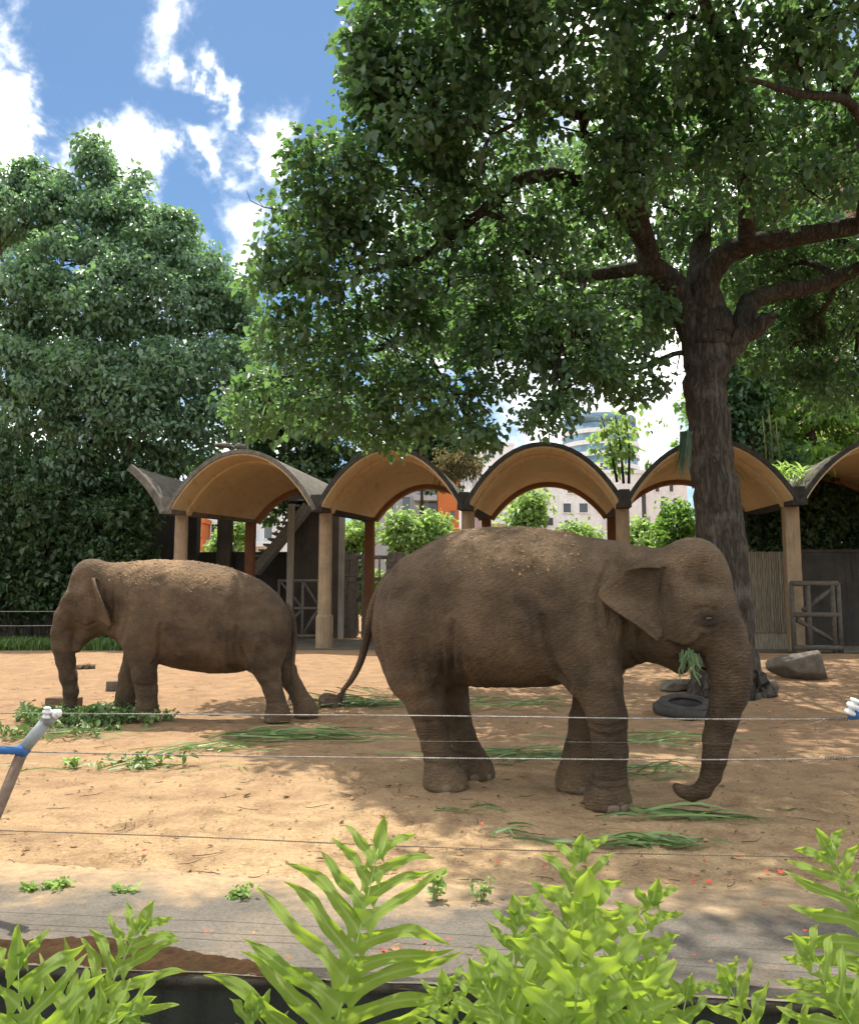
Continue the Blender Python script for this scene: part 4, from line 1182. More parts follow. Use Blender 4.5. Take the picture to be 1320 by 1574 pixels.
class Field:
    def __init__(s, lo, hi, h):
        s.h, s.lo = h, np.array(lo, float)
        n = [int((b - a) / h) + 2 for a, b in zip(lo, hi)]
        ax = [np.float32(lo[d]) + np.arange(n[d], dtype=np.float32) * np.float32(h) for d in range(3)]
        s.ax = ax
        s.D = np.full(n, 9.0, np.float32)
    def win(s, lo, hi):
        sl = []
        for d in range(3):
            a = max(0, int((lo[d] - s.lo[d]) / s.h) - 1); b = min(len(s.ax[d]), int((hi[d] - s.lo[d]) / s.h) + 3)
            sl.append(slice(a, max(b, a + 1)))
        X, Y, Z = np.meshgrid(*[s.ax[d][sl[d]] for d in range(3)], indexing='ij', sparse=True)
        return tuple(sl), X, Y, Z
    def join(s, sl, d, k):
        s.D[sl] = sm_min(s.D[sl], d.astype(np.float32), k)
    def ell(s, c, r, k=0.08, sub=False):
        m = k * 2 + 0.05
        sl, X, Y, Z = s.win([c[i] - r[i] - m for i in range(3)], [c[i] + r[i] + m for i in range(3)])
        a, b, g = (X - c[0]), (Y - c[1]), (Z - c[2])
        k0 = np.sqrt((a / r[0])**2 + (b / r[1])**2 + (g / r[2])**2) + 1e-6
        k1 = np.sqrt((a / r[0]**2)**2 + (b / r[1]**2)**2 + (g / r[2]**2)**2) + 1e-6
        d = k0 * (k0 - 1) / k1
        if sub: s.D[sl] = -sm_min(-s.D[sl], d.astype(np.float32), k)
        else: s.join(sl, d, k)
    def chain(s, pts, k=0.06, kk=0.03, sq=1.0):
        """round cones between (x,y,z,r)"""
        P = np.array(pts, float)
        R_ = P[:, 3].max() + k * 2 + 0.05
        sl, X, Y, Z = s.win(P[:, :3].min(0) - R_, P[:, :3].max(0) + R_)
        dd = None
        for p, q in zip(P[:-1], P[1:]):
            v = q[:3] - p[:3]; l2 = (v * v).sum()
            t = np.clip(((X - p[0]) * v[0] + (Y - p[1]) * v[1] + (Z - p[2]) * v[2]) / l2, 0, 1)
            tt = t * t * (3 - 2 * t) * 0.5 + t * 0.5
            d = np.sqrt((X - p[0] - v[0]*t)**2 + ((Y - p[1] - v[1]*t) / sq)**2 + (Z - p[2] - v[2]*t)**2) - (p[3] + (q[3] - p[3]) * tt)
            dd = d if dd is None else sm_min(dd, d, kk)
        s.join(sl, dd, k)
    def loft(s, st, k=0.1, p=2.3):
        """stations (x, top, bottom, halfwidth)"""
        st = np.array(st, float)
        X, Y, Z = np.meshgrid(*s.ax, indexing='ij', sparse=True)
        x = s.ax[0]
        def cub(v):
            # monotone-ish cubic through the stations
            xs, n = st[:, 0], len(st)
            m = np.gradient(v, xs)
            i = np.clip(np.searchsorted(xs, x) - 1, 0, n - 2)
            hh = xs[i+1] - xs[i]; t = np.clip((x - xs[i]) / hh, 0, 1)
            return ((2*t**3 - 3*t**2 + 1) * v[i] + (t**3 - 2*t**2 + t) * hh * m[i] + (-2*t**3 + 3*t**2) * v[i+1] + (t**3 - t**2) * hh * m[i+1])
        top, bot, w = cub(st[:, 1]), cub(st[:, 2]), np.maximum(cub(st[:, 3]), 0.02)
        zc, hh = (top + bot) / 2, np.maximum((top - bot) / 2, 0.02)
        zc, hh, w = [a[:, None, None].astype(np.float32) for a in (zc, hh, w)]
        f = (np.abs(Y / w) ** p + np.abs((Z - zc) / hh) ** p) ** (1 / p) - 1
        f = f * np.minimum(hh, w)
        x0, x1 = st[0, 0], st[-1, 0]
        f = np.maximum(f, np.maximum(x0 - X, X - x1))
        g = np.gradient(f, s.h)
        gn = np.sqrt(g[0]**2 + g[1]**2 + g[2]**2)
        f = f / np.maximum(gn, 0.6)
        s.join(tuple([slice(None)] * 3), f, k)

def mat_elephant(name, base, dark, dust):
    m = Mat(name)
    v = m.coord()
    big = m.noise(2.2, 5, 0.6, v, 0.4)
    c = m.mix(m.rng(big, 0.34, 0.62), tuple(x * 1.12 for x in base), tuple(x * 0.85 for x in dark))
    c = m.mix(m.rng(m.noise(0.9, 3, 0.5, v), 0.42, 0.62, 0, 0.55), c, tuple(x * 0.8 for x in dark))
    c = m.mix(m.rng(m.noise(7, 5, 0.7, v), 0.5, 0.75, 0, 0.45), c, tuple(x * 1.35 for x in base))
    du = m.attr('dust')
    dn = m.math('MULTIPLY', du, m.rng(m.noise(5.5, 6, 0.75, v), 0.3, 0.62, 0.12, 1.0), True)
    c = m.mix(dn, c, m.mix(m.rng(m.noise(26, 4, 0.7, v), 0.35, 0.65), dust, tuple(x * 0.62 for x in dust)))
    # creases: a net of fine folds, rings on trunk and legs
    warp = m.nd('ShaderNodeVectorMath', operation='ADD')
    nz = m.nd('ShaderNodeTexNoise'); nz.inputs['Scale'].default_value = 6; nz.inputs['Detail'].default_value = 3
    m.L.new(v, nz.inputs['Vector'])
    sc = m.nd('ShaderNodeVectorMath', operation='SCALE'); sc.inputs['Scale'].default_value = 0.07
    m.L.new(nz.outputs['Color'], sc.inputs[0])
    m.L.new(v, warp.inputs[0]); m.L.new(sc.outputs[0], warp.inputs[1])
    def mapped(scl, rot=(0, 0, 0)):
        mp = m.nd('ShaderNodeMapping'); mp.inputs['Scale'].default_value = scl; mp.inputs['Rotation'].default_value = rot
        m.L.new(warp.outputs[0], mp.inputs[0]); return mp.outputs[0]
    net = m.rng(m.voronoi(34, mapped((1.0, 1.0, 1.7), (0, 0.5, 0))), 0.0, 0.16)
    vert = m.rng(m.voronoi(17, mapped((2.2, 2.2, 0.55))), 0.0, 0.2)
    folds = m.wave(7.5, 5.0, mapped((1, 1, 1), (0, 0.55, 0)), 'Z', 2.2)
    rings = m.wave(11.0, 4.5, mapped((1, 1, 1)), 'Z', 3.0)
    limb_a, neck_a = m.attr('ring'), m.attr('neck')
    def crease_lines(scale, stretch, rot, width=0.16):
        nn = m.noise(scale, 3, 0.55, mapped(stretch, rot), 0.6)
        return m.rng(m.math('ABSOLUTE', m.math('SUBTRACT', nn, 0.5)), 0.0, width)
    horiz = crease_lines(15, (0.45, 0.45, 2.6), (0, 0.18, 0))
    upright = crease_lines(15, (2.6, 2.0, 0.4), (0, -0.12, 0))
    side = m.math('SUBTRACT', 1.0, neck_a, True)
    net2 = m.math('ADD', m.math('MULTIPLY', m.math('MULTIPLY', horiz, side), m.rng(m.noise(3.0, 3, 0.5, v), 0.35, 0.65, 0.15, 0.85)), m.math('MULTIPLY', m.math('MULTIPLY', upright, neck_a), 1.2))
    h1 = m.math('ADD', m.math('ADD', m.math('MULTIPLY', net, 0.22), net2), m.math('MULTIPLY', m.math('MULTIPLY', vert, neck_a), 1.0))
    h2 = m.math('MULTIPLY', m.math('MULTIPLY', rings, limb_a), 0.75)
    h = m.math('ADD', h1, m.math('ADD', h2, m.math('MULTIPLY', folds, 0.3)))
    h = m.math('ADD', h, m.math('MULTIPLY', m.noise(85, 3, 0.6, v), 0.2))
    h = m.math('ADD', h, m.math('MULTIPLY', m.math('MULTIPLY', m.noise(30, 5, 0.75, v), dn), 1.5))
    c = m.mix(m.math('MULTIPLY', m.attr('stain'), 0.8, True), c, (0.022, 0.016, 0.013))
    crease = m.math('MULTIPLY', m.math('SUBTRACT', 1.0, net), 0.35, True)
    c = m.mix(crease, c, tuple(x * 0.5 for x in dark))
    return m.done(c, 0.88, m.bump(h, 0.62, 0.015), 0.22)

M['eye'] = mat_plain('eye', (0.012, 0.008, 0.006), (0.03, 0.018, 0.01), 30, 0.12, 0, spec=0.6)
M['nail'] = mat_plain('toenail', (0.175, 0.135, 0.095), (0.12, 0.09, 0.065), 12, 0.75, 0.3, 60)
M['hair'] = mat_plain('tail_hair', (0.05, 0.04, 0.03), (0.09, 0.07, 0.05), 12, 0.8, 0)
M['clod'] = mat_plain('dry_clods', (0.42, 0.27, 0.15), (0.28, 0.17, 0.095), 20, 0.95, 0.5, 80)

def finish_body(F, root, mat, trunk_pts, legs, spec, seed):
    F.D[:] = np.maximum(F.D, -np.meshgrid(*F.ax, indexing='ij', sparse=True)[2] + 0.004)
    V, Q = surface_net(F.D, F.lo, F.h)
    # even out the net, then low folds of the hide
    n = len(V)
    E = np.concatenate([Q[:, [0, 1]], Q[:, [1, 2]], Q[:, [2, 3]], Q[:, [3, 0]]])
    deg = np.bincount(E.ravel(), minlength=n).astype(float)[:, None]
    for it in range(5):
        acc = np.zeros_like(V)
        for d in range(3):
            acc[:, d] = np.bincount(E[:, 0], V[E[:, 1], d], n) + np.bincount(E[:, 1], V[E[:, 0], d], n)
        V = V + (acc / deg - V) * (0.55 if it % 2 == 0 else -0.35)
    e1, e2 = V[Q[:, 2]] - V[Q[:, 0]], V[Q[:, 3]] - V[Q[:, 1]]
    fn = np.cross(e1, e2)
    vn = np.zeros_like(V)
    for k in range(4):
        for d in range(3): vn[:, d] += np.bincount(Q[:, k], fn[:, d], n)
    vn /= np.linalg.norm(vn, axis=1, keepdims=True) + 1e-9
    tp = np.array(trunk_pts)
    dt = np.min(np.linalg.norm(V[:, None, :] - tp[None, :, :3], axis=2) - tp[None, :, 3], axis=1)
    ring = np.clip(1 - dt / 0.05, 0, 1) * np.clip((1.75 - V[:, 2]) / 0.5, 0, 1) * (V[:, 0] > 0.9)
    legz = np.clip((0.95 - V[:, 2]) / 0.35, 0, 1) * (V[:, 0] < 1.0) * 0.5
    ring = np.maximum(ring, legz)
    neck = np.exp(-((V[:, 0] - spec['neck'][0]) / 0.22)**2 - ((V[:, 2] - spec['neck'][1]) / 0.45)**2)
    neck = np.maximum(neck, 0.9 * np.exp(-((V[:, 0] - spec['flank'][0]) / 0.28)**2 - ((V[:, 2] - spec['flank'][1]) / 0.3)**2))
    V2 = V + vn * (0.007 * vnoise3(V * 7, seed) + 0.004 * vnoise3(V * 17, seed + 3))[:, None]
    V2 += vn * (neck * 0.012 * np.sin(V[:, 0] * 60 + 3 * vnoise3(V * 3, 9)))[:, None]
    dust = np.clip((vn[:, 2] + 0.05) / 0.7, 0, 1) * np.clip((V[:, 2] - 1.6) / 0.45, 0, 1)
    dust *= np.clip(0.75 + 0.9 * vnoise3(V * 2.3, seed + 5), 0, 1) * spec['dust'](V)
    dust = np.maximum(dust, 0.42 * np.clip((V[:, 2] - 1.25) / 0.95, 0, 1) * np.clip(0.7 + 0.8 * vnoise3(V * 1.6, seed + 9), 0, 1))  # wide lighter top: back dust plus top light painted into the colour
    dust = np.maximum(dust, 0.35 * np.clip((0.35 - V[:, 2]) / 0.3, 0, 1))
    V2 += vn * (dust * (V[:, 2] > 1) * 0.007 * np.clip(vnoise3(V * 24, 77) + 0.2, 0, 1))[:, None]
    for g in spec['grooves']:
        w_, dp_ = g[0], g[1]
        pl = np.array([a[:2] for a in curve_pts([(x, z, 0, 0) for x, z in g[2]], 8)])
        seg = np.full(n, 9.0)
        for a_, b_ in zip(pl[:-1], pl[1:]):
            ab = b_ - a_; t_ = np.clip(((V[:, [0, 2]] - a_) @ ab) / (ab @ ab), 0, 1)
            seg = np.minimum(seg, np.linalg.norm(V[:, [0, 2]] - a_ - t_[:, None] * ab, axis=1))
        m_ = np.exp(-(seg / w_)**2) * (np.abs(vn[:, 1]) > 0.25)
        V2 -= vn * (dp_ * m_ - 0.35 * dp_ * np.exp(-((seg - 1.7 * w_) / w_)**2) * (np.abs(vn[:, 1]) > 0.25))[:, None]
    V2[:, 2] = np.maximum(V2[:, 2], 0.004)
    me = np_mesh('body', V2, Q)
    stain = np.zeros(n)
    for (cx_, cz_, rx_, rz_, w_) in spec['stain']: stain = np.maximum(stain, w_ * np.exp(-((V[:, 0] - cx_) / rx_)**2 - ((V[:, 2] - cz_) / rz_)**2) * (np.abs(V[:, 1]) > 0.1))
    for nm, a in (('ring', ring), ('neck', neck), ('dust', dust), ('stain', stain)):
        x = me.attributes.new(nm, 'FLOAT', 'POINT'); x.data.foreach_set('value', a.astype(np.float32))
    o = link_mesh('body', me, mat, root)
    # clods of dry earth along the back
    rng = np.random.default_rng(seed)
    cand = np.where((dust > 0.35) & (V[:, 2] > 1.6))[0]
    mb = MB()
    if len(cand):
        for i in rng.choice(cand, min(420, len(cand)), replace=False):
            r = rng.uniform(0.005, 0.017)
            c = V2[i] + vn[i] * r * 0.2
            vs = [c + rng.normal(0, 0.25, 3) * r + np.array(p) * r for p in ((1,0,0),(-1,0,0),(0,1,0),(0,-1,0),(0,0,0.8),(0,0,-0.8))]
            mb.add(vs, [(0,2,4),(2,1,4),(1,3,4),(3,0,4),(2,0,5),(1,2,5),(3,1,5),(0,3,5)])
        cl = mb.build('dried_mud', M['clod'], root)
        tag(cl, kind='stuff')
    return o

def toenails(root, foot, n, heading, mat, r=0.17):
    """a row of nails round the front of a foot"""
    x, y, fr = foot
    for k in range(n):
        a = heading + R(-62 + 124 * k / (n - 1))
        c = Vector((x + fr * 0.93 * math.cos(a), y + fr * 0.93 * math.sin(a), 0.048))
        mb = MB()
        Mx = Matrix.Translation(c) @ Matrix.Rotation(a, 4, 'Z') @ Matrix.Rotation(R(-14), 4, 'Y')
        prof = []
        vs, fs = [], []
        for i in range(7):
            t = -1 + 2 * i / 6
            for j in range(9):
                q = -1 + 2 * j / 8
                rr = 1 - min(1, (t*t + q*q))
                vs.append(Mx @ Vector((0.032 * math.sqrt(max(rr, 0)) - 0.012, 0.056 * q, 0.046 * t)))
        for i in range(6):
            for j in range(8): fs.append((i*9+j, i*9+j+1, (i+1)*9+j+1, (i+1)*9+j))
        mb.add(vs, fs)
        mb.build('toenail', mat, root, smooth=True)

def ear_mesh(root, attach, outer, mat, n=18, m=12, wave=0.02, bulge=0.05, th=0.02, curl=None):
    """a sheet ruled from the attachment line to the free rim, both lists of 3-D points"""
    def resample(p, n):
        p = np.array(p, float)
        p4 = [tuple(a) + (0,) for a in p]
        q = np.array(curve_pts(p4, 8))[:, :3]
        d = np.r_[0, np.cumsum(np.linalg.norm(np.diff(q, axis=0), axis=1))]
        t = np.linspace(0, d[-1], n)
        return np.stack([np.interp(t, d, q[:, k]) for k in range(3)], 1)
    A, B = resample(attach, n), resample(outer, n)
    s = np.linspace(0, 1, m)[None, :, None]
    G = A[:, None] * (1 - s) + B[:, None] * s
    nrm = np.cross(B[n // 2] - A[n // 2], A[-1] - A[0]); nrm /= np.linalg.norm(nrm)
    t = np.linspace(0, 1, n)[:, None]
    S = np.linspace(0, 1, m)[None]
    off = bulge * np.sin(np.pi * S) * np.sin(np.pi * t) + wave * S**2 * np.sin(t * 9 + 1.0) + 0.35 * wave * np.sin(S * 7 + t * 5)
    G = G + off[..., None] * nrm
    if curl is not None: G = curl(G, t, S)
    V = G.reshape(-1, 3)
    i = np.arange(n * m).reshape(n, m)
    F = np.stack([i[:-1,:-1], i[:-1,1:], i[1:,1:], i[1:,:-1]], -1).reshape(-1, 4)
    me = np_mesh('ear', V, F)
    for nm in ('ring', 'neck', 'dust', 'stain'):
        x = me.attributes.new(nm, 'FLOAT', 'POINT'); x.data.foreach_set('value', np.full(len(V), 0.12 if nm == 'dust' else 0.0, np.float32))
    o = link_mesh('ear', me, mat, root)
    md = o.modifiers.new('thick', 'SOLIDIFY'); md.thickness = th; md.offset = 0
    md = o.modifiers.new('round', 'SUBSURF'); md.levels = 1; md.render_levels = 1
    return o

def eye_part(root, c, side, mat, lidmat):
    mb = MB()
    mb.lathe([(0.001, -0.032), (0.017, -0.027), (0.029, -0.012), (0.032, 0), (0.029, 0.012), (0.017, 0.027), (0.001, 0.032)], 14, Matrix.Translation(Vector(c)))
    e = mb.build('eye', mat, root, smooth=True)
    return e

def tail_part(root, pts, mat, hairmat, tuft, seed):
    mb = MB()
    q = curve_pts(pts, 8)
    mb.tube([a[:3] for a in q], [a[3] for a in q], 10, wob=0.03)
    me_o = mb.build('tail', mat, root, smooth=True)
    for nm in ('ring', 'neck', 'dust', 'stain'):
        x = me_o.data.attributes.new(nm, 'FLOAT', 'POINT'); x.data.foreach_set('value', np.full(len(me_o.data.vertices), 0.5 if nm == 'ring' else 0.0, np.float32))
    rng = np.random.default_rng(seed)
    hb = MB()
    end = np.array(pts[-1][:3]); dr = end - np.array(pts[-2][:3]); dr /= np.linalg.norm(dr)
    for k in range(70):
        p0 = end - dr * rng.uniform(0, tuft)
        d = dr + rng.normal(0, 0.22, 3) + np.array([0, 0, -0.35])
        l = rng.uniform(0.08, 0.2)
        hb.tube([p0, p0 + d * l * 0.5, p0 + d * l + np.array([0, 0, -0.04])], [0.003, 0.0025, 0.001], 3, caps=False)
    hb.build('tail_hair', hairmat, me_o)

# creases of the hide: width, depth, (x, z) along the side
NEAR_GROOVES = [(0.028, 0.026, [(0.22, 1.55), (0.25, 1.3), (0.30, 1.1), (0.40, 0.97)]), (0.07, 0.022, [(0.16, 2.0), (0.14, 1.7), (0.2, 1.45)]), (0.026, 0.024, [(-0.58, 1.5), (-0.62, 1.25), (-0.72, 1.0)]),
    (0.022, 0.014, [(-0.72, 1.3), (-0.76, 1.1), (-0.84, 0.92)]), (0.024, 0.016, [(0.72, 2.0), (0.66, 1.75), (0.68, 1.45), (0.74, 1.2)]), (0.022, 0.016, [(0.86, 1.5), (0.83, 1.3), (0.86, 1.18)]), (0.02, 0.014, [(0.95, 1.42), (0.92, 1.28), (0.94, 1.2)]),
    (0.018, 0.012, [(0.52, 0.64), (0.70, 0.60), (0.86, 0.63)]), (0.018, 0.010, [(0.52, 0.70), (0.70, 0.67), (0.86, 0.70)]), (0.016, 0.012, [(0.5, 0.21), (0.68, 0.19), (0.86, 0.20)]), (0.016, 0.010, [(0.5, 0.27), (0.68, 0.25), (0.86, 0.26)]),
    (0.018, 0.012, [(-1.05, 0.22), (-0.9, 0.24), (-0.7, 0.21)]), (0.016, 0.010, [(-1.05, 0.30), (-0.9, 0.31), (-0.75, 0.29)]), (0.018, 0.012, [(-1.15, 0.62), (-0.98, 0.60), (-0.8, 0.63)]),
    (0.02, 0.018, [(1.18, 1.34), (1.30, 1.30), (1.40, 1.34), (1.45, 1.40)]), (0.016, 0.010, [(1.41, 1.49), (1.47, 1.46), (1.55, 1.48)]), (0.016, 0.008, [(1.39, 1.60), (1.47, 1.63), (1.56, 1.60)]), (0.03, 0.014, [(-1.30, 1.75), (-1.36, 1.4), (-1.32, 1.05)])]
FAR_GROOVES = [(0.03, 0.026, [(0.06, 1.4), (0.08, 1.15), (0.12, 0.95), (0.18, 0.84)]), (0.07, 0.022, [(0.1, 2.0), (0.06, 1.75), (0.1, 1.5)]), (0.028, 0.024, [(-0.98, 1.35), (-1.04, 1.05), (-1.18, 0.75)]), (0.024, 0.016, [(0.72, 2.1), (0.66, 1.85), (0.66, 1.55)]),
    (0.024, 0.016, [(0.60, 1.95), (0.56, 1.7), (0.58, 1.35), (0.62, 1.15)]), (0.022, 0.014, [(0.85, 1.6), (0.82, 1.4), (0.86, 1.28)]), (0.02, 0.012, [(0.12, 0.56), (0.3, 0.53), (0.48, 0.56)]), (0.02, 0.012, [(0.1, 0.2), (0.28, 0.18), (0.46, 0.2)]), (0.02, 0.012, [(-1.75, 0.26), (-1.55, 0.28), (-1.35, 0.26)]),
    (0.02, 0.018, [(1.05, 1.42), (1.2, 1.36), (1.32, 1.42)]), (0.06, 0.018, [(-0.9, 1.7), (-1.1, 1.62), (-1.3, 1.68)])]

def near_elephant():
    root = empty('elephant', (1.0, 7.8, 0), R(-26))
    tag(root, 'large brown elephant facing right in the shade with grass in its mouth', 'elephant', 'elephants in the enclosure')
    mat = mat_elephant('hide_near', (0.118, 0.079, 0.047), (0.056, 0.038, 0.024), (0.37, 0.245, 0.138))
    F = Field((-1.75, -0.85, -0.03), (1.95, 0.85, 2.5), 0.0165)
    F.loft([(-1.635, 1.62, 1.42, 0.08), (-1.60, 1.76, 1.22, 0.22), (-1.53, 1.90, 1.10, 0.33), (-1.40, 2.045, 1.0, 0.43), (-1.22, 2.17, 0.95, 0.50), (-1.0, 2.27, 0.92, 0.55),
            (-0.72, 2.345, 0.905, 0.61), (-0.4, 2.37, 0.90, 0.645), (-0.1, 2.355, 0.915, 0.65), (0.2, 2.31, 0.955, 0.60), (0.5, 2.245, 1.02, 0.50), (0.72, 2.20, 1.09, 0.41),
            (0.9, 2.155, 1.16, 0.345), (1.1, 2.13, 1.24, 0.31), (1.25, 2.10, 1.35, 0.27)], 0.02, 2.25)
    for s in (-1, 1):
        F.ell((0.46, s * 0.34, 1.42), (0.30, 0.19, 0.50), 0.14)          # shoulder
        F.ell((-1.10, s * 0.29, 1.42), (0.40, 0.23, 0.58), 0.14)         # haunch
        F.ell((-1.13, s * 0.30, 1.98), (0.16, 0.10, 0.08), 0.12)         # hip bone
        F.ell((1.36, s * 0.125, 1.99), (0.205, 0.18, 0.205), 0.10)       # twin domes
        F.ell((1.22, s * 0.20, 1.50), (0.24, 0.155, 0.27), 0.12)         # cheek
        F.chain([(1.33, s * 0.27, 1.70, 0.07), (1.52, s * 0.245, 1.66, 0.075), (1.59, s * 0.20, 1.56, 0.06)], 0.08)      # brow
        F.chain([(1.50, s * 0.17, 1.50, 0.12), (1.55, s * 0.12, 1.32, 0.10)], 0.08)                                     # tusk sheath
    F.ell((1.33, 0, 1.85), (0.315, 0.315, 0.33), 0.10)
    F.ell((1.36, 0, 1.58), (0.315, 0.285, 0.34), 0.10)
    trunk = [(1.47, 0, 1.60, 0.215), (1.55, 0, 1.42, 0.195), (1.597, 0, 1.22, 0.178), (1.615, 0, 1.05, 0.152), (1.59, 0, 0.90, 0.137), (1.535, 0, 0.72, 0.122), (1.49, 0, 0.55, 0.106),
             (1.462, 0, 0.40, 0.090), (1.428, 0, 0.26, 0.077), (1.365, 0, 0.155, 0.065), (1.28, 0.0, 0.112, 0.052), (1.20, 0.0, 0.125, 0.044), (1.16, 0.0, 0.15, 0.040)]
    jaw = [(1.02, 0, 1.40, 0.20), (1.13, 0, 1.28, 0.145), (1.205, 0, 1.185, 0.095), (1.225, 0, 1.125, 0.052)]
    F.chain(jaw, 0.09, 0.05, 1.15)
    F.chain(trunk, 0.05, 0.05, 1.04)
    F.chain([(1.17, 0, 0.15, 0.03), (1.145, 0, 0.172, 0.018)], 0.02)
    nf = [(0.50, -0.34, 1.38, 0.235), (0.60, -0.355, 1.04, 0.205), (0.685, -0.36, 0.74, 0.158), (0.70, -0.36, 0.46, 0.140), (0.688, -0.365, 0.24, 0.138), (0.675, -0.37, 0.10, 0.178), (0.68, -0.37, 0.02, 0.19)]
    ff = [(0.48, 0.32, 1.35, 0.23), (0.40, 0.30, 0.95, 0.18), (0.33, 0.27, 0.62, 0.150), (0.27, 0.24, 0.34, 0.138), (0.24, 0.22, 0.10, 0.178), (0.245, 0.22, 0.02, 0.19)]
    nh = [(-1.14, -0.27, 1.40, 0.35), (-1.10, -0.28, 1.02, 0.27), (-1.01, -0.28, 0.76, 0.180), (-0.955, -0.27, 0.55, 0.142), (-0.918, -0.26, 0.38, 0.124), (-0.875, -0.25, 0.21, 0.140), (-0.845, -0.24, 0.09, 0.188), (-0.83, -0.24, 0.02, 0.205)]
    fh = [(-1.14, 0.27, 1.40, 0.35), (-1.10, 0.30, 1.02, 0.26), (-1.03, 0.31, 0.76, 0.175), (-0.975, 0.32, 0.55, 0.140), (-0.905, 0.325, 0.38, 0.124), (-0.855, 0.33, 0.21, 0.140), (-0.82, 0.33, 0.09, 0.188), (-0.805, 0.33, 0.02, 0.205)]
    for c in (nf, ff): F.chain(c, 0.10, 0.04)
    for c in (nh, fh): F.chain(c, 0.12, 0.04)
    for s in (-1, 1):
        F.ell((1.45, s * 0.385, 1.87), (0.11, 0.12, 0.13), 0.10, sub=True)       # temple
        F.ell((1.07, s * 0.46, 1.70), (0.05, 0.16, 0.22), 0.08, sub=True)      # behind the ear root
        F.ell((1.30, s * 0.32, 1.27), (0.12, 0.10, 0.035), 0.06, sub=True)     # corner of the mouth
        F.ell((1.495, s * 0.335, 1.535), (0.075, 0.05, 0.05), 0.04, sub=True)
        F.chain([(1.445, s * 0.295, 1.545, 0.012), (1.49, s * 0.302, 1.572, 0.014), (1.54, s * 0.285, 1.55, 0.012)], 0.02)
        F.chain([(1.445, s * 0.292, 1.53, 0.012), (1.49, s * 0.298, 1.500, 0.013), (1.54, s * 0.28, 1.52, 0.012)], 0.02)
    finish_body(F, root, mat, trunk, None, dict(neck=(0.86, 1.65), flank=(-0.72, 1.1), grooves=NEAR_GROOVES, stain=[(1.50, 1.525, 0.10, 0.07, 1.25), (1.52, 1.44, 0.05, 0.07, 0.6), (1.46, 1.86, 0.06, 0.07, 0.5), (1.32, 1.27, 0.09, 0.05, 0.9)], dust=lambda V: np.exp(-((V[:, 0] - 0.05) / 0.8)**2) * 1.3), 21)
    for s in (-1, 1):
        eye_part(root, (1.497, s * 0.283, 1.536), s, M['eye'], mat)
        def curl(G, t, S, s=s):
            G = G.copy()
            k = np.clip(1 - t * 3.4, 0, 1) * S          # the upper rim folds outward and over
            G[..., 1] += s * 0.10 * k
            G[..., 2] -= 0.05 * k ** 2
            return G
        ear_mesh(root, [(1.17, s*0.26, 1.965), (1.13, s*0.285, 1.84), (1.125, s*0.29, 1.70), (1.14, s*0.29, 1.56), (1.15, s*0.33, 1.42)],
                 [(1.15, s*0.30, 1.985), (0.98, s*0.44, 1.955), (0.83, s*0.50, 1.91), (0.725, s*0.53, 1.82), (0.665, s*0.52, 1.735), (0.74, s*0.53, 1.645), (0.86, s*0.52, 1.555), (1.0, s*0.50, 1.46), (1.13, s*0.45, 1.355)], mat, 22, 14, 0.03, -s * 0.05, 0.02, curl)
    tail_part(root, [(-1.50, 0, 1.95, 0.085), (-1.62, 0, 1.80, 0.072), (-1.73, 0.0, 1.62, 0.056), (-1.80, 0.0, 1.34, 0.044), (-1.87, 0.0, 1.10, 0.036), (-1.97, 0.0, 0.92, 0.030), (-2.08, 0.0, 0.80, 0.022)], mat, M['hair'], 0.10, 3)
    for f, n in (((0.68, -0.37, 0.188), 5), ((0.245, 0.22, 0.188), 5), ((-0.83, -0.24, 0.203), 4), ((-0.805, 0.33, 0.203), 4)): toenails(root, f, n, 0.0, M['nail'])
    return root

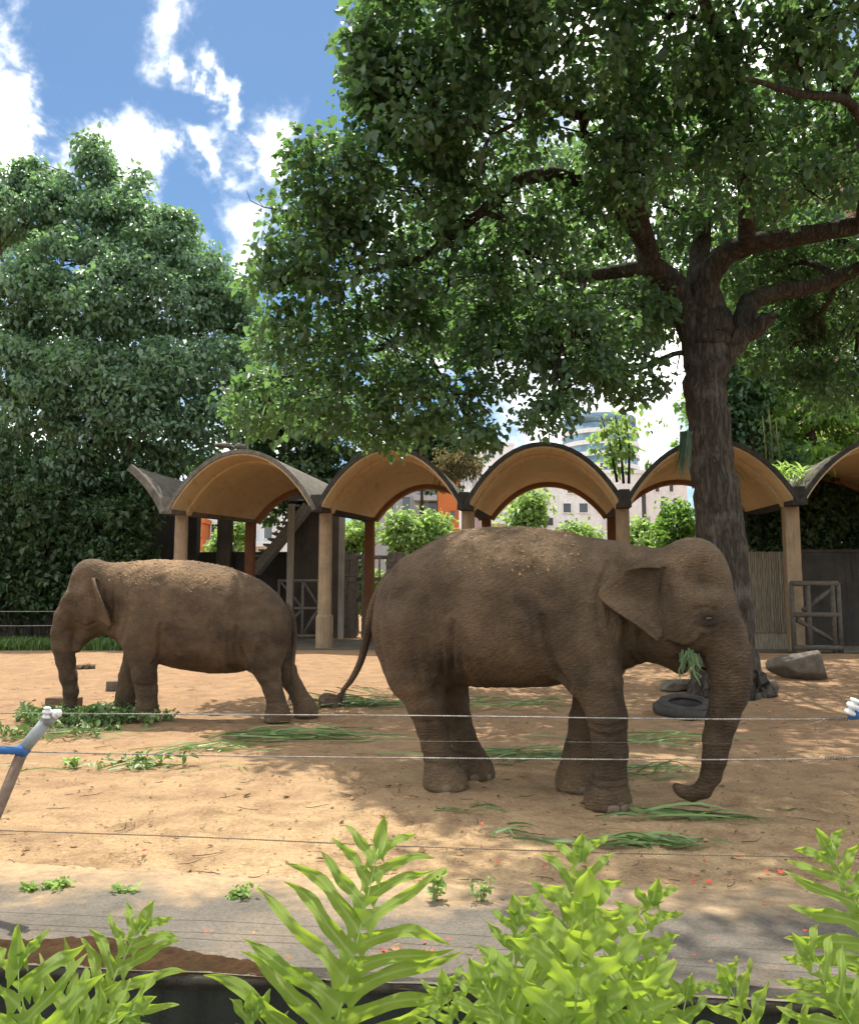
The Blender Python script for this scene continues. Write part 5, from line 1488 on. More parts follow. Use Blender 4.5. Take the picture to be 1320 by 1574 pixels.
def far_elephant():
    root = empty('elephant', (-3.75, 12.75, 0.0), R(184))
    tag(root, 'brown elephant facing left, trunk reaching down to cut leaves', 'elephant', 'elephants in the enclosure')
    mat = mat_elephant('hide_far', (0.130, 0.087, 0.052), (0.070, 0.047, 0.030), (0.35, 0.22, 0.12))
    F = Field((-2.2, -0.85, -0.03), (1.95, 0.85, 2.5), 0.02)
    F.loft([(-1.725, 1.42, 1.20, 0.08), (-1.70, 1.52, 1.05, 0.20), (-1.64, 1.63, 0.95, 0.31), (-1.55, 1.765, 0.88, 0.40), (-1.40, 1.92, 0.80, 0.48), (-1.2, 2.055, 0.74, 0.54), (-0.97, 2.16, 0.69, 0.60),
            (-0.66, 2.25, 0.665, 0.66), (-0.32, 2.305, 0.70, 0.68), (0.07, 2.325, 0.78, 0.64), (0.38, 2.33, 0.88, 0.55), (0.66, 2.30, 1.02, 0.44), (0.85, 2.29, 1.16, 0.37), (1.05, 2.28, 1.28, 0.32), (1.2, 2.22, 1.42, 0.27)], 0.02, 2.25)
    for s in (-1, 1):
        F.ell((0.42, s * 0.33, 1.45), (0.30, 0.20, 0.55), 0.14)
        F.ell((-1.28, s * 0.28, 1.25), (0.36, 0.22, 0.55), 0.14)
        F.ell((-1.12, s * 0.33, 1.78), (0.16, 0.10, 0.10), 0.12)
        F.ell((1.22, s * 0.125, 2.12), (0.20, 0.175, 0.205), 0.10)
        F.ell((1.12, s * 0.20, 1.60), (0.24, 0.155, 0.28), 0.12)
        F.chain([(1.22, s * 0.27, 1.84, 0.07), (1.42, s * 0.245, 1.79, 0.075), (1.53, s * 0.19, 1.70, 0.06)], 0.08)
        F.chain([(1.42, s * 0.17, 1.60, 0.12), (1.47, s * 0.12, 1.42, 0.10)], 0.08)
    F.ell((1.20, 0, 1.98), (0.31, 0.315, 0.34), 0.10)
    F.ell((1.30, 0, 1.68), (0.315, 0.285, 0.36), 0.10)
    trunk = [(1.43, 0, 1.68, 0.20), (1.53, 0, 1.48, 0.19), (1.58, 0, 1.28, 0.172), (1.585, 0, 1.08, 0.15), (1.545, 0, 0.86, 0.132), (1.49, 0, 0.64, 0.114), (1.448, 0, 0.42, 0.098), (1.445, 0, 0.22, 0.085), (1.47, 0, 0.09, 0.074), (1.50, 0, 0.05, 0.055)]
    F.chain([(1.0, 0, 1.50, 0.20), (1.18, 0, 1.34, 0.145), (1.31, 0, 1.19, 0.095), (1.385, 0, 1.03, 0.055)], 0.09, 0.05, 1.15)
    F.chain(trunk, 0.05, 0.05, 1.04)
    nf = [(0.42, 0.32, 1.35, 0.235), (0.37, 0.32, 0.98, 0.20), (0.335, 0.31, 0.68, 0.172), (0.295, 0.30, 0.44, 0.142), (0.285, 0.30, 0.22, 0.148), (0.265, 0.30, 0.09, 0.17), (0.262, 0.30, 0.02, 0.178)]
    ff = [(0.48, -0.30, 1.35, 0.23), (0.60, -0.28, 0.95, 0.18), (0.69, -0.26, 0.62, 0.150), (0.725, -0.24, 0.36, 0.138), (0.745, -0.23, 0.10, 0.165), (0.75, -0.23, 0.02, 0.172)]
    nh = [(-1.30, 0.27, 1.25, 0.33), (-1.36, 0.29, 0.92, 0.25), (-1.42, 0.30, 0.68, 0.175), (-1.475, 0.30, 0.48, 0.140), (-1.53, 0.30, 0.30, 0.132), (-1.555, 0.30, 0.18, 0.155), (-1.555, 0.30, 0.08, 0.185), (-1.55, 0.30, 0.02, 0.192)]
    fh = [(-1.30, -0.27, 1.25, 0.33), (-1.45, -0.28, 0.92, 0.24), (-1.60, -0.27, 0.68, 0.165), (-1.71, -0.25, 0.50, 0.135), (-1.81, -0.24, 0.32, 0.130), (-1.89, -0.23, 0.18, 0.150), (-1.92, -0.22, 0.08, 0.175), (-1.92, -0.22, 0.02, 0.18)]
    for c in (nf, ff): F.chain(c, 0.10, 0.04)
    for c in (nh, fh): F.chain(c, 0.12, 0.04)
    for s in (-1, 1):
        F.ell((1.36, s * 0.40, 2.0), (0.09, 0.10, 0.12), 0.10, sub=True)
        F.ell((1.34, s * 0.335, 1.665), (0.05, 0.035, 0.032), 0.025, sub=True)
        F.chain([(1.29, s * 0.295, 1.675, 0.013), (1.34, s * 0.302, 1.705, 0.015), (1.39, s * 0.285, 1.68, 0.013)], 0.02)
        F.chain([(1.29, s * 0.292, 1.66, 0.013), (1.34, s * 0.298, 1.63, 0.014), (1.39, s * 0.28, 1.65, 0.013)], 0.02)
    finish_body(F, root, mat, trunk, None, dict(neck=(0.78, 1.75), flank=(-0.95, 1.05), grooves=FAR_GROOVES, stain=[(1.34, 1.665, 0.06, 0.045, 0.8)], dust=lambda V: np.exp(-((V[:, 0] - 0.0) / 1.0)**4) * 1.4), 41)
    for s in (-1, 1):
        eye_part(root, (1.335, s * 0.288, 1.667), s, M['eye'], mat)
        def curl(G, t, S, s=s):
            G = G.copy()
            k = np.clip(1 - t * 2.2, 0, 1) * S
            G[..., 2] -= 0.10 * k ** 2
            G[..., 0] += 0.05 * k
            G[..., 0] += 0.06 * np.sin(S * 5.0) * S
            return G
        ear_mesh(root, [(1.09, s*0.26, 2.08), (1.05, s*0.30, 1.93), (1.04, s*0.31, 1.78), (1.03, s*0.31, 1.62), (1.0, s*0.32, 1.50)],
                 [(1.08, s*0.30, 2.10), (1.07, s*0.52, 2.08), (1.0, s*0.70, 1.98), (0.93, s*0.76, 1.82), (0.88, s*0.72, 1.64), (0.85, s*0.60, 1.48), (0.84, s*0.47, 1.36), (0.95, s*0.36, 1.42)], mat, 20, 14, 0.025, s * 0.03, 0.02, curl)
    tail_part(root, [(-1.60, 0, 1.66, 0.07), (-1.70, 0.0, 1.52, 0.055), (-1.755, 0.03, 1.25, 0.042), (-1.745, 0.06, 0.95, 0.034), (-1.735, 0.08, 0.66, 0.028), (-1.725, 0.09, 0.42, 0.022)], mat, M['hair'], 0.16, 5)
    for f, n in (((0.262, 0.30, 0.178), 5), ((0.75, -0.23, 0.172), 5), ((-1.55, 0.30, 0.192), 4), ((-1.92, -0.22, 0.18), 4)): toenails(root, f, n, 0.0, M['nail'])
    return root

near_elephant()
far_elephant()
# ------------------------------------------------------------------ things on the ground
def blades(rng, n, length, width, spread, direc, dspread, lift=0.05, thick=0.06):
    """long cut grass blades lying in a heap: (verts, faces, tint) about the origin"""
    V, F, T = [], [], []
    for k in range(n):
        x, y = rng.normal(0, spread[0]), rng.normal(0, spread[1])
        a = direc + rng.normal(0, dspread)
        l = length * rng.uniform(0.45, 1.15)
        w = width * rng.uniform(0.6, 1.2)
        bend = rng.normal(0, 0.35)
        z0 = abs(rng.normal(0, thick)) * math.exp(-(x*x/(2*spread[0]**2+1e-6) + y*y/(2*spread[1]**2+1e-6)) * 0.5)
        m = 6
        b = len(V)
        roll = rng.normal(0, 0.6)
        z1 = abs(rng.normal(0, lift))
        for i in range(m):
            t = i / (m - 1)
            aa = a + bend * (t - 0.5)
            px, py = x + math.cos(aa) * l * (t - 0.5), y + math.sin(aa) * l * (t - 0.5)
            pz = 0.006 + z0 * (1 - 0.4 * t) + z1 * math.sin(math.pi * t) * 0.6 
            ww = w * (1 - t ** 2.5) * 0.5 + 0.0012
            nx, ny = -math.sin(aa) * math.cos(roll), math.cos(aa) * math.cos(roll)
            nzv = math.sin(roll)
            V.append((px + nx * ww, py + ny * ww, max(0.003, pz + nzv * ww))); V.append((px - nx * ww, py - ny * ww, max(0.003, pz - nzv * ww)))
        tt = float(np.clip(rng.beta(1.6, 2.2), 0, 1))
        for i in range(m - 1):
            F.append((b + 2*i, b + 2*i + 1, b + 2*i + 3, b + 2*i + 2)); T.append(tt)
    return V, F, T

def strip_obj(name, V, F, T, mat, parent=None):
    me = bpy.data.meshes.new(name)
    me.from_pydata([tuple(v) for v in V], [], F)
    a = me.attributes.new('tint', 'FLOAT', 'FACE'); a.data.foreach_set('value', np.array(T, np.float32))
    me.polygons.foreach_set('use_smooth', np.ones(len(F), dtype=bool))
    return link_mesh(name, me, mat, parent)

def grass_pile(label, px, py, n, length, width, spread, direc, dspread, seed, thick=0.06, leafy=0):
    rng = np.random.default_rng(seed)
    p = on_ground(px, py)
    V, F, T = blades(rng, n, length, width, spread, direc, dspread, 0.05, thick)
    o = strip_obj('cut_grass', V, F, T, M['cut_grass'])
    o.location = p
    tag(o, label, 'grass', 'cut grass strewn for the elephants')
    if leafy:
        C = np.stack([rng.normal(0, spread[0], leafy), rng.normal(0, spread[1], leafy), np.abs(rng.normal(0, 0.06, leafy)) + 0.04], 1)
        P, A, Nn, s, t = clump_leaves(C, 16, np.full(leafy, 0.11), 0.075, rng, 0.1, 0.5)
        P[:, 2] = np.maximum(P[:, 2], 0.015)
        link_mesh('leaves', leaf_mesh('leaves', P, A, Nn, s, t, 0.3, False), M['cut_grass'], o)
    return o
grass_pile('leafy green browse heaped under the trunk of the left elephant', 140, 1108, 90, 0.7, 0.016, (0.45, 0.30), 0.2, 1.2, 301, 0.07, 150)
grass_pile('scatter of cut grass stalks in front of the leafy heap at left', 60, 1130, 60, 0.8, 0.015, (0.55, 0.2), 0.4, 0.6, 302, 0.03, 12)
grass_pile('long fan of cut grass blades lying between the two elephants', 470, 1137, 95, 0.85, 0.020, (0.55, 0.14), 0.10, 0.42, 303, 0.09)
grass_pile('pale ends of the cut grass fan, lying towards the camera', 330, 1152, 50, 0.7, 0.016, (0.35, 0.10), 0.45, 0.35, 304, 0.03)
grass_pile('green grass heap on the log under the tail of the right elephant', 540, 1084, 150, 0.65, 0.02, (0.30, 0.15), 0.1, 1.1, 305, 0.2)
grass_pile('cut grass on the ground behind the hind legs of the right elephant', 610, 1085, 60, 0.9, 0.018, (0.55, 0.30), 0.0, 0.8, 306, 0.03)
grass_pile('cut grass lying behind the belly of the right elephant', 780, 1083, 80, 0.8, 0.018, (0.55, 0.40), 0.1, 0.7, 307, 0.04)
grass_pile('green blades lying between the legs of the right elephant', 810, 1165, 70, 0.8, 0.02, (0.40, 0.16), 0.2, 0.5, 308, 0.05)
grass_pile('few green blades right of the front feet of the right elephant', 1010, 1140, 46, 0.8, 0.02, (0.35, 0.3), -0.25, 0.4, 309, 0.03)
grass_pile('blades lying behind the near front foot of the right elephant', 990, 1190, 40, 0.6, 0.018, (0.3, 0.2), 0.1, 0.5, 310, 0.03)
grass_pile('long blades lying in front of the near foot of the right elephant', 1070, 1258, 26, 0.75, 0.02, (0.22, 0.06), -0.28, 0.25, 311, 0.02)
grass_pile('bunch of dark green blades above the central fern', 985, 1300, 46, 0.6, 0.018, (0.22, 0.05), -0.22, 0.22, 312, 0.03)
grass_pile('single bent green blade left of the central fern tip', 800, 1285, 7, 0.35, 0.022, (0.07, 0.03), -0.3, 0.8, 313, 0.02)
grass_pile('short cut blades in front of the hind feet of the right elephant', 715, 1248, 9, 0.4, 0.018, (0.16, 0.05), -0.3, 0.5, 314, 0.01)
grass_pile('scattered pale stalks in front of the left elephant', 200, 1180, 26, 0.6, 0.013, (0.5, 0.12), 0.35, 0.5, 315, 0.02, 6)
grass_pile('small green sprigs lying on the right side of the sunny dirt', 1180, 1248, 10, 0.35, 0.018, (0.35, 0.08), 0.2, 0.8, 316, 0.01)

def make_litter():
    """dead leaves, chips and twigs strewn over the dirt"""
    rng = np.random.default_rng(77)
    n = 8500
    y = 4.0 + 22 * rng.random(n) ** 1.9
    x = (rng.random(n) - 0.5) * (3.0 + y * 1.15)
    y = np.maximum(y, yedge(x) + 0.05)
    z = zground(x, y) + 0.012
    P = np.stack([x, y, z + 0.004], 1)
    a = rng.uniform(0, 2 * math.pi, n)
    A = np.stack([np.cos(a), np.sin(a), rng.normal(0, 0.12, n)], 1)
    Nn = np.stack([rng.normal(0, 0.14, n), rng.normal(0, 0.14, n), np.ones(n)], 1)
    s = rng.gamma(1.6, 0.009, n) + 0.007
    o = link_mesh('fallen_leaves', leaf_mesh('fallen_leaves', P, A, Nn, s, rng.beta(0.7, 1.0, n), 0.24, False, 0.05), M['dry'])
    tag(o, 'dead leaves and chips scattered over the dirt', 'litter', kind='stuff')
    mb = MB()
    for k in range(520):
        yy = 4.2 + 14 * rng.random() ** 1.7
        xx = (rng.random() - 0.5) * (3 + yy * 1.15)
        yy = max(yy, float(yedge(xx)) + 0.1)
        l = rng.uniform(0.04, 0.22); a = rng.uniform(0, math.pi)
        pts = []
        for i in range(4):
            t = i / 3 - 0.5
            qx, qy = xx + math.cos(a + 0.5 * t) * l * t, yy + math.sin(a + 0.5 * t) * l * t
            pts.append((qx, qy, zg(qx, qy) + 0.010 + rng.uniform(0, 0.006)))
        mb.tube(pts, [0.0022, 0.0028, 0.0025, 0.0015], 4, caps=False)
    t = mb.build('fallen_twigs', M['bark'], None)
    tag(t, 'thin twigs scattered over the dirt', 'litter', kind='stuff')
    # small stones and crumbs of earth
    mb = MB()
    for k in range(1500):
        yy = 4.1 + 12 * rng.random() ** 1.8
        xx = (rng.random() - 0.5) * (3 + yy * 1.15)
        yy = max(yy, float(yedge(xx)) + 0.05)
        r = rng.gamma(2, 0.004) + 0.003
        c = np.array([xx, yy, zg(xx, yy) + r * 0.3 + (0.008 if yy < float(yedge(xx)) + 1.3 else 0)])
        vs = [c + rng.normal(0, 0.22, 3) * r + np.array(p) * r for p in ((1,0,0),(-1,0,0),(0,1,0),(0,-1,0),(0,0,0.7),(0,0,-0.6))]
        mb.add(vs, [(0,2,4),(2,1,4),(1,3,4),(3,0,4),(2,0,5),(1,2,5),(3,1,5),(0,3,5)])
    g = mb.build('gravel', M['clod'], None)
    tag(g, 'crumbs of earth and small stones on the ground', 'gravel', kind='stuff')
make_litter()

def make_petals():
    rng = np.random.default_rng(55)
    spots = [(122, 1353), (190, 1360), (222, 1312), (320, 1440), (500, 1362), (605, 1338), (640, 1412), (650, 1458), (690, 1452), (735, 1468), (660, 1470), (1064, 1358), (1043, 1434), (1160, 1437), (1150, 1492), (1060, 1477), (1090, 1360),
             (1210, 1462), (1290, 1474), (1262, 1505), (835, 1338), (740, 1270), (765, 1330), (1175, 1398), (1085, 1330), (1200, 1345), (1010, 1372), (1240, 1440), (1100, 1452), (1180, 1345), (1135, 1322), (345, 1335), (440, 1420), (590, 1470)]
    for k, (px, py) in enumerate(spots):
        p = on_ground(px, py)
        dy = p.y - float(yedge(p.x))
        if dy < 0.02: p.y += 0.05 - dy
        z = p.z + (0.031 if dy < 0.2 else 0.013)
        s = rng.uniform(0.012, 0.026) * (1.3 if k in (3, 6, 24) else 1)
        vs, fs = [(0, 0, 0.004)], []
        m = 9
        for i in range(m):
            a = 2 * math.pi * i / m
            rr = s * rng.uniform(0.55, 1.2)
            vs.append((rr * math.cos(a), rr * 0.8 * math.sin(a), 0.002 + rng.uniform(0, 0.014)))
        for i in range(m): fs.append((0, 1 + i, 1 + (i + 1) % m))
        o = MB().add(vs, fs).build('fallen_petal', M['petal'], None)
        o.location = (p.x, p.y, z); o.rotation_euler = (0, 0, rng.uniform(0, 6))
        tag(o, 'small red petal fallen on the grey concrete strip' if dy < 1.18 else 'small red petal fallen on the dirt beyond the concrete strip', 'petal', 'red petals on the concrete' if dy < 1.18 else 'red petals on the dirt')
make_petals()

def rocky(name, label, px, py, size, seed, mat, cat, cuts=7, rough=0.06, shear=0.0):
    """an angular stone: a cut and weathered block"""
    rng = np.random.default_rng(seed)
    bm = bmesh.new()
    bmesh.ops.create_icosphere(bm, subdivisions=4, radius=1.0)
    V = np.array([v.co[:] for v in bm.verts])
    V *= 1.35
    pl = [np.array(p) for p in ((1,0,0),(-1,0,0),(0,1,0),(0,-1,0),(0,0,1),(0,0,-1))] + [rng.normal(0, 1, 3) for _ in range(cuts)]
    for i, q in enumerate(pl):
        q = q / np.linalg.norm(q) + (rng.normal(0, 0.16, 3) if i < 6 else 0)
        q /= np.linalg.norm(q)
        d = V @ q - (0.92 if i < 6 else rng.uniform(0.72, 1.05))
        V -= np.clip(d, 0, None)[:, None] * q
    nrm = V / np.linalg.norm(V, axis=1, keepdims=True)
    V += nrm * (rough * vnoise3(V * 2.2, seed) + rough * 0.5 * vnoise3(V * 6, seed + 2))[:, None]
    V[:, 2] *= 1 + shear * V[:, 0]
    V *= np.array(size)[None] / 2
    V[:, 2] -= V[:, 2].min() + 0.06 * size[2]
    for v, c in zip(bm.verts, V): v.co = c
    me = bpy.data.meshes.new(name); bm.to_mesh(me); bm.free()
    me.polygons.foreach_set('use_smooth', np.ones(len(me.polygons), dtype=bool))
    o = link_mesh(name, me, mat)
    o.location = on_ground(px, py)
    tag(o, label, cat)
    return o
r = rocky('boulder', 'large angular grey boulder right of the tree trunk', 1226, 1044, (1.12, 0.70, 0.58), 22, M['rock'], 'rock', 10, 0.035, 0.22); r.rotation_euler = (0, 0, R(-14))
rocky('rock', 'small rounded rock against the base of the tree trunk', 1186, 1064, (0.26, 0.26, 0.24), 13, M['rock'], 'rock')
rocky('rock', 'flat pale stone behind the tyre', 1042, 1062, (0.66, 0.4, 0.24), 14, M['rock'], 'rock')
rocky('stump', 'rough cut log under the grass heap by the tail', 508, 1086, (0.42, 0.3, 0.2), 15, M['wood_block'], 'log')

def timber(label, px, py, size, rz, mat, seed):
    o = MB()
    e = empty('timber_block', on_ground(px, py), rz); tag(e, label, 'block')
    l, w, h = size
    n = max(1, round(h / 0.09))
    MB().box(-l/2, l/2, -w/2, w/2, -0.01, h).build('block', mat, e, bevel=0.012)
    MB().box(-l/2 - 0.008, -l/2 - 0.001, -w/2 + 0.01, w/2 - 0.01, 0.01, h - 0.01).build('end_grain', mat, e)
    return e
timber('brown timber block behind the trunk tip of the left elephant', 98, 1092, (0.50, 0.24, 0.20), R(-8), M['wood_block'], 1)
timber('small grey block left of the front legs of the left elephant', 173, 1061, (0.22, 0.24, 0.17), R(20), M['rock'], 2)
def dung():
    rng = np.random.default_rng(4)
    for k, (dx, dy) in enumerate(((0, 0), (0.11, 0.05), (0.22, -0.02), (0.07, -0.09), (0.3, 0.06), (0.17, 0.12))):
        o = rocky('dung_ball', 'dark dung ball lying behind the trunk of the left elephant', 120, 1029, (0.13, 0.13, 0.11), 30 + k, M['dung'], 'dung', 3, 0.1)
        o.location.x += dx; o.location.y += dy
        o['group'] = 'dung balls'
dung()

def make_tyre():
    p = on_ground(1052, 1100)
    e = empty('tyre', p, R(15)); tag(e, 'worn black tyre lying on its side behind the raised trunk', 'tyre')
    Mx = Matrix.Translation((0, 0.0, 0.0)) @ Matrix.Rotation(R(7), 4, 'X')
    prof = [(0.24, 0.05), (0.26, 0.015), (0.33, 0.0), (0.41, 0.02), (0.455, 0.07), (0.465, 0.15), (0.455, 0.23), (0.41, 0.285), (0.33, 0.305), (0.27, 0.29), (0.245, 0.255), (0.235, 0.15)]
    n = 44
    mb = MB()
    vs, fs = [], []
    for k in range(n):
        a = 2 * math.pi * k / n
        for q, (r_, z) in enumerate(prof):
            lump = 1 + 0.03 * math.sin(3 * a + 1) + (0.012 if k % 2 and 3 < q < 8 else 0)
            sag = 0.86 if math.cos(a - 4.2) > 0.6 else 1.0
            vs.append(Mx @ Vector((r_ * lump * math.cos(a), r_ * lump * math.sin(a), z * 0.62 * sag + 0.012 * math.sin(2 * a))))
    m = len(prof)
    for k in range(n):
        for q in range(m):
            fs.append((k*m+q, ((k+1) % n)*m+q, ((k+1) % n)*m+(q+1) % m, k*m+(q+1) % m))
    mb.add(vs, fs)
    mb.build('carcass', M['rubber'], e, smooth=True)
    # a second collapsed casing on top
    vs, fs = [], []
    prof2 = [(0.25, 0.30), (0.30, 0.275), (0.37, 0.28), (0.40, 0.31), (0.39, 0.35), (0.33, 0.375), (0.27, 0.36), (0.25, 0.33)]
    m = len(prof2)
    for k in range(n):
        a = 2 * math.pi * k / n
        for r_, z in prof2:
            vs.append(Mx @ Vector((r_ * math.cos(a) * 0.98, r_ * math.sin(a) * 0.92, (z - 0.3) * 0.8 + 0.175 + 0.035 * math.sin(a + 0.5))))
    for k in range(n):
        for q in range(m): fs.append((k*m+q, ((k+1) % n)*m+q, ((k+1) % n)*m+(q+1) % m, k*m+(q+1) % m))
    MB().add(vs, fs).build('bead_ring', M['rubber'], e, smooth=True)
make_tyre()

# ------------------------------------------------------------------ the wire fence
def twisted(name, label, pts, r=0.0032, pitch=0.035, loose=None):
    """two strands twisted about each other through pts"""
    pts = [Vector(p) for p in pts]
    P = [(*p, 0) for p in pts]
    q = [Vector(a[:3]) for a in curve_pts(P, 60)]
    L_ = [0]
    for a, b in zip(q, q[1:]): L_.append(L_[-1] + (b - a).length)
    o0 = q[0].copy()
    mb = MB()
    N_ = int(L_[-1] / 0.0095)
    qa = np.array([list(v) for v in q])
    ts = np.linspace(0, L_[-1], N_)
    C = np.stack([np.interp(ts, L_, qa[:, k]) for k in range(3)], 1)
    d = (q[-1] - q[0]).normalized()
    u = d.cross(Vector((0, 0, 1))).normalized(); w = u.cross(d)
    u, w = np.array(u), np.array(w)
    for ph in (0, math.pi):
        a = ts * 2 * math.pi / pitch + ph
        S = C + (np.cos(a)[:, None] * u + np.sin(a)[:, None] * w) * r * 0.9 - np.array(o0)
        mb.tube(S.tolist(), r, 5)
    o = mb.build(name, M['pipe_rust'] if 'lowest' in label else M['wire'], None, smooth=True)
    o.location = o0
    tag(o, label, 'wire', 'fence wires')
    return o
twisted('fence_wire', 'top twisted fence wire crossing both elephants', [at(-1100, 1090, 5.4), at(-160, 1096, 5.0), at(82, 1097, 4.9), at(400, 1099, 4.75), at(700, 1101, 4.6), at(1000, 1105, 4.46), at(1230, 1106, 4.36), at(1306, 1104, 4.33)], 0.0023)
twisted('fence_wire', 'second twisted fence wire, below the top one', [at(-1100, 1140, 5.4), at(-160, 1152, 5.0), at(35, 1156, 4.9), at(400, 1163, 4.75), at(700, 1166, 4.6), at(1000, 1168, 4.46), at(1250, 1167, 4.36), at(1360, 1160, 4.3)], 0.0023)
twisted('fence_wire', 'lowest twisted fence wire crossing just above the ferns', [at(-1100, 1240, 5.4), at(-160, 1272, 5.0), at(0, 1277, 4.9), at(300, 1287, 4.78), at(620, 1301, 4.62), at(960, 1312, 4.46), at(1250, 1318, 4.36), at(1420, 1322, 4.28)], 0.0022)
def thin_wire(label, pts, r):
    o0 = Vector(pts[0])
    q = [Vector(a[:3]) - o0 for a in curve_pts([(*p, 0) for p in pts], 10)]
    o = MB().tube(q, r, 5).build('fence_wire', M['wire'], None, smooth=True)
    o.location = o0
    tag(o, label, 'wire', 'fence wires')
thin_wire('very thin pale wire just above the second fence wire', [at(-1100, 1126, 5.9), at(-160, 1132, 5.6), at(400, 1138, 5.4), at(900, 1141, 5.15), at(1460, 1146, 4.9)], 0.0006)
thin_wire('thin upper wire far behind the left elephant, by the grass', [at(-60, 940, 24.0), at(60, 940, 24.0), at(140, 939, 24.0)], 0.006)
thin_wire('thin lower wire far behind the left elephant, by the grass', [at(-60, 962, 24.0), at(60, 962, 24.0), at(140, 960, 24.0)], 0.006)
thin_wire('loose wire end dangling from the top wire near the right insulator', [at(1259, 1104, 4.35), at(1258, 1120, 4.34), at(1254, 1135, 4.33), at(1263, 1148, 4.33), at(1270, 1153, 4.33)], 0.0012)

def insulator(parent, c, axis, s=1.0):
    """a ribbed porcelain reel on the pole end"""
    z = Vector(axis).normalized()
    Mx = Matrix.Translation(Vector(c)) @ z.to_track_quat('Z', 'Y').to_matrix().to_4x4() @ Matrix.Scale(s, 4)
    o = MB().lathe([(0.012, -0.045), (0.030, -0.045), (0.034, -0.036), (0.030, -0.026), (0.020, -0.020), (0.020, -0.010), (0.034, -0.004), (0.038, 0.006), (0.034, 0.018), (0.022, 0.022), (0.021, 0.030), (0.030, 0.036), (0.030, 0.046), (0.012, 0.052)], 20, Mx).build('insulator', M['porcelain'], parent, smooth=True)
    return o
def left_post():
    b = at(-75, 1480, 4.9); b.z = zg(b.x, b.y)
    e = empty('fence_post', b); tag(e, 'slanting pipe fence post with white insulator and blue arm at left', 'post')
    def rel(px, py, Y): return at(px, py, Y) - b
    p0, p1, p2 = rel(-70, 1440, 4.9), rel(36, 1152, 4.9), rel(74, 1106, 4.9)
    p0.z = max(p0.z, 0.0)
    MB().tube([Vector((p0.x, p0.y, -0.02)), p1], 0.031, 14).build('lower_pipe', M['pipe_rust'], e, smooth=True)
    MB().tube([p1 - (p2 - p1) * 0.06, p2], 0.034, 14).build('upper_pipe', M['pipe'], e, smooth=True)
    MB().tube([rel(-420, 1146, 4.85), rel(36, 1154, 4.87)], 0.022, 12).build('blue_arm', M['blue'], e, smooth=True)
    MB().tube([p1 - (p2 - p1) * 0.13, p1 + (p2 - p1) * 0.07], 0.0385, 14).build('blue_clamp', M['blue'], e, smooth=True)
    MB().tube([p2 - (p2 - p1) * 0.08, p2 + (p2 - p1) * 0.22], 0.040, 14).build('socket', M['pipe'], e, smooth=True)
    insulator(e, rel(84, 1098, 4.88), (0.9, -0.2, 0.2), 0.72)
    insulator(e, rel(72, 1096, 4.85), (0.1, -0.1, 1), 0.66)
left_post()
def right_post():
    b = at(1420, 1400, 4.3); b.z = zg(b.x, b.y) + 0.02
    e = empty('fence_post', b); tag(e, 'fence post just past the right edge, white insulator and blue band showing', 'post')
    def rel(px, py, Y): return at(px, py, Y) - b
    MB().tube([Vector((0, 0, -0.04)), rel(1345, 1140, 4.3), rel(1330, 1098, 4.3)], 0.03, 14).build('pipe', M['pipe_rust'], e, smooth=True)
    MB().tube([rel(1305, 1100, 4.3), rel(1350, 1096, 4.3)], 0.022, 14).build('blue_band', M['blue'], e, smooth=True)
    insulator(e, rel(1310, 1087, 4.28), (0.35, -0.25, 0.9), 0.85)
right_post()
def knot(name, px, py, Y, lab):
    """a wrapped wire splice"""
    c = at(px, py, Y)
    mb = MB()
    pts = [((k / 44 - 0.5) * 0.10, 0.010 * math.cos(k * 1.1), 0.010 * math.sin(k * 1.1)) for k in range(45)]
    mb.tube(pts, 0.0024, 5)
    mb.tube([(-0.05, 0, 0), (-0.10, 0.0, -0.02), (-0.17, 0.0, -0.035)], [0.0028, 0.0025, 0.002], 5)
    o = mb.build(name, M['pipe_rust'], None, smooth=True); o.location = c
    tag(o, lab, 'wire splice')
knot('wire_splice', 1285, 1166, 4.34, 'wrapped wire splice with a loose tail on the second wire at right')
knot('wire_splice', 1286, 1105, 4.335, 'wrapped wire splice on the top wire beside the right insulator')

# ------------------------------------------------------------------ plants on ground, kerb and roof
def make_grass_strip():
    rng = np.random.default_rng(88)
    n = 9000
    V, F, T = [], [], []
    for k in range(n):
        px = rng.uniform(-120, 205); Y = rng.uniform(25.5, 30)
        x = at(px, 960, Y).x
        if rng.random() > 0.45 + 0.8 * vnoise(np.array([x * 0.8]), np.array([Y * 0.8]), 3)[0]: continue
        z = zg(x, Y); h = rng.uniform(0.18, 0.5); a = rng.uniform(0, 6.3); w = 0.022
        b = len(V); lean = rng.uniform(0.1, 0.6) * h
        dx, dy = math.cos(a), math.sin(a)
        for t, ww in ((0, w), (0.55, w * 0.8), (1, 0.003)):
            q = (x + dx * lean * t * t, Y + dy * lean * t * t, z + h * t * (1 - 0.25 * t))
            V.append((q[0] - dy * ww, q[1] + dx * ww, q[2])); V.append((q[0] + dy * ww, q[1] - dx * ww, q[2]))
        tt = rng.random()
        for i in range(2): F.append((b+2*i, b+2*i+1, b+2*i+3, b+2*i+2)); T.append(tt)
    o = strip_obj('grass', V, F, T, M['grass'])
    tag(o, 'strip of green grass along the foot of the left shrubs', 'grass', kind='stuff')
make_grass_strip()

